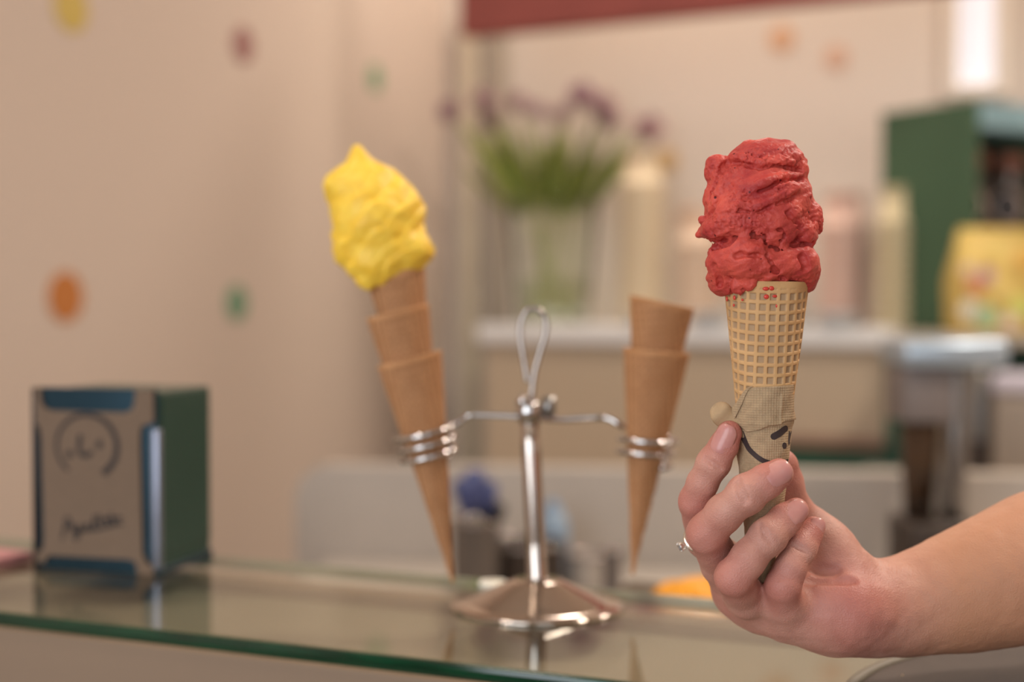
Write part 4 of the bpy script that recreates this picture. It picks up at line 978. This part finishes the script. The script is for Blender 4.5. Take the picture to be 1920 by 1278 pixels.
Fc.append(tuple(range(28))[::-1]); Fc.append(tuple(5 * 28 + k for k in range(28)))
obj('paper_body', (V, Fc), M_bag, bag)
def bsurf(x, y, h): return Vector((bagp.x + x, bagp.y - .058 - h, bagp.z + y))
for x, y, r, rgb in ((-.062, zt * .46, .020, (206, 136, 98)), (-.04, zt * .55, .017, (188, 152, 156)), (-.074, zt * .22, .022, (206, 200, 180)), (-.04, zt * .16, .024, (158, 186, 146)), (.03, zt * .26, .024, (204, 204, 110)), (.008, zt * .12, .016, (216, 196, 184)),
                    (.065, zt * .20, .022, (196, 192, 120)), (.04, zt * .70, .02, (224, 176, 88)), (-.01, zt * .40, .018, (222, 196, 120)), (-.078, zt * .60, .014, (206, 182, 160)), (.07, zt * .50, .02, (216, 184, 110)), (-.02, zt * .78, .016, (230, 206, 120))):
    obj('printed_fruit', disc2(x, y, r, r * .95, bsurf, .0012), mat('bag_print', rgb, .7), bag, smooth=False)

# drinks mixer on the worktop, right
mp_ = at(1722, 1020, 1.78); mp_.z = WZ; mq = pxm(1.78)
mix_ = empty('drinks_mixer', mp_); tag(mix_, 'steel drinks mixer with broad pale top and brown cup on the worktop', 'mixer')
TM = Matrix.Translation(mp_)
def mz(py): return at(1722, py, 1.78).z - WZ
def mbox(x0, x1, y0, y1, py1, py0, bev=.004): return box_bm((x1 - x0) * mq, y1 - y0, mz(py1) - mz(py0), TM @ Matrix.Translation((((x0 + x1) / 2 - 1722) * mq, (y0 + y1) / 2, mz(py0))), bev)
M_pale = mat('pale_blue_steel', (176, 190, 202), .3, metal=.5); M_mid = mat('grey_housing', (122, 112, 108), .5); M_cupb = mat('brown_steel_cup', (92, 72, 56), .3, metal=.6, var=.3, vscale=25); M_dk = mat('dark_brown', (56, 44, 36), .5)
obj('head', mbox(1668, 1862, -.06, .06, 634, 684, .008), M_pale, mix_)
obj('housing', mbox(1674, 1768, -.045, .045, 685, 788, .006), M_mid, mix_)
obj('column', mbox(1772, 1806, -.02, .045, 685, 969, .006), M_brushed, mix_)
cu = obj('cup', lathe([(0, mz(966)), (27 * mq, mz(966)), (36 * mq, mz(800)), (37.5 * mq, mz(796)), (35 * mq, mz(796)), (26 * mq, mz(960)), (0, mz(960))], 32, TM), M_cupb, mix_)
for py in (830, 890, 945): obj('band', tube([TM @ Vector((33.5 * mq * (1 - (py - 830) * .0016) * math.cos(a), 33.5 * mq * (1 - (py - 830) * .0016) * math.sin(a), mz(py))) for a in np.linspace(0, 2 * PI, 28, endpoint=False)], .0016, 8, closed=True), M_dk, cu)
obj('spindle', tube([TM @ Vector((0, 0, mz(790))), TM @ Vector((0, 0, mz(930)))], .003, 10), M_steel, mix_)
obj('base', mbox(1684, 1812, -.055, .055, 970, 1110, .006), M_dk, mix_)

tp = at(1836, 900, 2.8); tp.z = RW; tq = pxm(2.8)
th_ = empty('steel_jug', tp); tag(th_, 'dark grey steel jug with sloping shoulders behind the mixer', 'jug')
TT = Matrix.Translation(tp); jh = at(1836, 690, 2.8).z - RW
obj('body', lathe([(0, 0), (34 * tq, 0), (36 * tq, .01), (36 * tq, jh * .62), (30 * tq, jh * .80), (20 * tq, jh * .92), (18 * tq, jh), (0, jh)], 36, TT), mat('jug_steel', (116, 112, 108), .4, metal=.7), th_)
obj('lower_band', lathe([(36.3 * tq, jh * .06), (37 * tq, jh * .07), (37 * tq, jh * .42), (36.3 * tq, jh * .43)], 36, TT, close=True), M_dk, th_)
obj('handle', tube(spline([TT @ Vector((34 * tq, 0, jh * .2)), TT @ Vector((56 * tq, 0, jh * .3)), TT @ Vector((56 * tq, 0, jh * .6)), TT @ Vector((33 * tq, 0, jh * .72))], 6), .006, 10), M_dk, th_)
bx_ = at(1930, 905, 2.75); bx_.z = RW
cb = empty('grey_canister_box', bx_); tag(cb, 'taupe square canister with pale lid at the right edge of the picture', 'canister')
obj('body', box_bm(.13, .12, .20, Matrix.Translation(bx_) @ Matrix.Rotation(RZ, 4, 'Z'), .008), mat('taupe', (142, 130, 118), .6), cb)
obj('lid', box_bm(.134, .124, .035, Matrix.Translation(bx_ + Vector((0, 0, .2005))) @ Matrix.Rotation(RZ, 4, 'Z'), .008), mat('pale_lilac', (198, 192, 204), .5), cb)

# ------------------------------------------------------------------ gelato tools behind the stand
def can(px, Y, top, wpx, name, label, m, prof=None, group=None):
    p = at(px, 1000, Y); p.z = WZ; q_ = pxm(Y); h = at(px, top, Y).z - WZ; r = wpx / 2 * q_
    t = empty(name, p); tag(t, label, 'pot', group)
    obj('body', lathe([(0, 0), (r * .94, 0), (r, .006), (r, h - .004), (r * 1.04, h), (r * 1.0, h), (r * .95, h - .006), (r * .95, .012), (0, .010)], 36, Matrix.Translation(p)), m, t)
    obj('rim', tube([p + Vector((r * 1.02 * math.cos(a), r * 1.02 * math.sin(a), h)) for a in np.linspace(0, 2 * PI, 36, endpoint=False)], .002, 8, closed=True), M_steel, t)
    return p, h, r
M_potb = mat('pot_brown_steel', (96, 80, 68), .35, metal=.6); M_potg = mat('pot_grey', (112, 104, 98), .4, metal=.5)
pot1 = can(893, 1.75, 976, 92, 'utensil_pot', 'grey steel utensil pot with blue handled scoops left of the stand pole', M_potg)
can(985, 1.80, 1018, 146, 'dark_tub', 'wide dark brown tub behind the stand pole', mat('tub_dark', (62, 50, 42), .5))
can(1102, 1.82, 1040, 80, 'pale_tub', 'pale grey tub right of the dark tub behind the stand', M_work)
can(1148, 1.72, 1030, 36, 'slim_canister', 'slim dark grey canister beside the right cone tip', mat('slim_grey', (112, 104, 100), .5, metal=.3))
M_blue = mat('blue_plastic', (70, 78, 122), .45, var=.1, vscale=60); M_black = mat('black_plastic', (24, 22, 26), .4)
for k, (x0, y0, x1, y1, mm, lb) in enumerate([(890, 1010, 868, 900, M_blue, 'blue handled scoop leaning left in the utensil pot'), (895, 1010, 890, 884, M_blue, 'blue handled scoop standing upright in the utensil pot'), (900, 1010, 915, 905, M_blue, 'blue handled scoop leaning right in the utensil pot'), (902, 1015, 932, 942, M_black, 'black handled spatula leaning out of the utensil pot')]):
    A = at(x0, y0, 1.75 + .006 * (k - 1.5)); B = at(x1, y1, 1.75 + .012 * (k - 1.5)); t = empty('gelato_scoop', A); tag(t, lb, 'scoop', 'scoops in the utensil pot')
    obj('shaft', tube([A - (B - A) * .35, A.lerp(B, .45)], .0035, 10), M_steel, t)
    obj('handle', tube([A.lerp(B, .42), A.lerp(B, .5), A.lerp(B, .7), A.lerp(B, .92), A.lerp(B, 1.02), A.lerp(B, 1.05)], [.006, .0115, .013, .015, .011, .002], 16), mm, t)
# pale blue bottle
p = at(1036, 1000, 1.88); p.z = WZ; hb = at(1036, 935, 1.88).z - WZ; t = empty('squeeze_bottle', p); tag(t, 'small pale blue squeeze bottle just right of the stand pole', 'bottle')
obj('body', lathe([(0, 0), (.020, 0), (.022, .004), (.022, hb * .7), (.012, hb * .86), (0, hb * .86)], 28, Matrix.Translation(p)), mat('bottle_blue', (136, 156, 176), .35), t)
obj('nozzle', lathe([(.012, hb * .862), (.011, hb * .9), (.004, hb), (0, hb)], 20, Matrix.Translation(p)), mat('nozzle_blue', (110, 136, 164), .4), t)

# yellow gelato pan just behind the ledge
gp = W(2.02, -2.80, 0); 
pan_c = at(1292, 1112, 1.03); pz = pan_c.z
pan = empty('gelato_pan', (pan_c.x, pan_c.y, -.16)); tag(pan, 'steel pan heaped with orange yellow gelato behind the ledge', 'gelato pan')
TPp = Matrix.Translation((pan_c.x + .02, pan_c.y + .07, 0)) @ Matrix.Rotation(RZ, 4, 'Z')
obj('pan_body', box_bm(.15, .11, .10, TPp @ Matrix.Translation((0, 0, -.16)), .006), M_brushed, pan)
obj('pan_lip', box_bm(.16, .12, .004, TPp @ Matrix.Translation((0, 0, -.0595)), .0015), M_steel, pan)
g = Field((pan_c.x - .06, pan_c.y - .0, -.075), (pan_c.x + .10, pan_c.y + .14, pz + .03), .0016)
cc = Vector((pan_c.x + .03, pan_c.y + .07, -.062))
g.ell(cc, (.056, .045, .024), .004); g.ell(cc + Vector((.018, .0, .010)), (.032, .03, .016), .008); g.ell(cc + Vector((-.020, -.005, .008)), (.030, .028, .014), .008)
g.band(lambda p: .0016 * fbm(p * 90, 3), .006); me, _ = g.mesh('gelato'); obj('gelato', me, mat('mango_gelato', (236, 158, 22), .5, var=.1, vscale=60), pan)
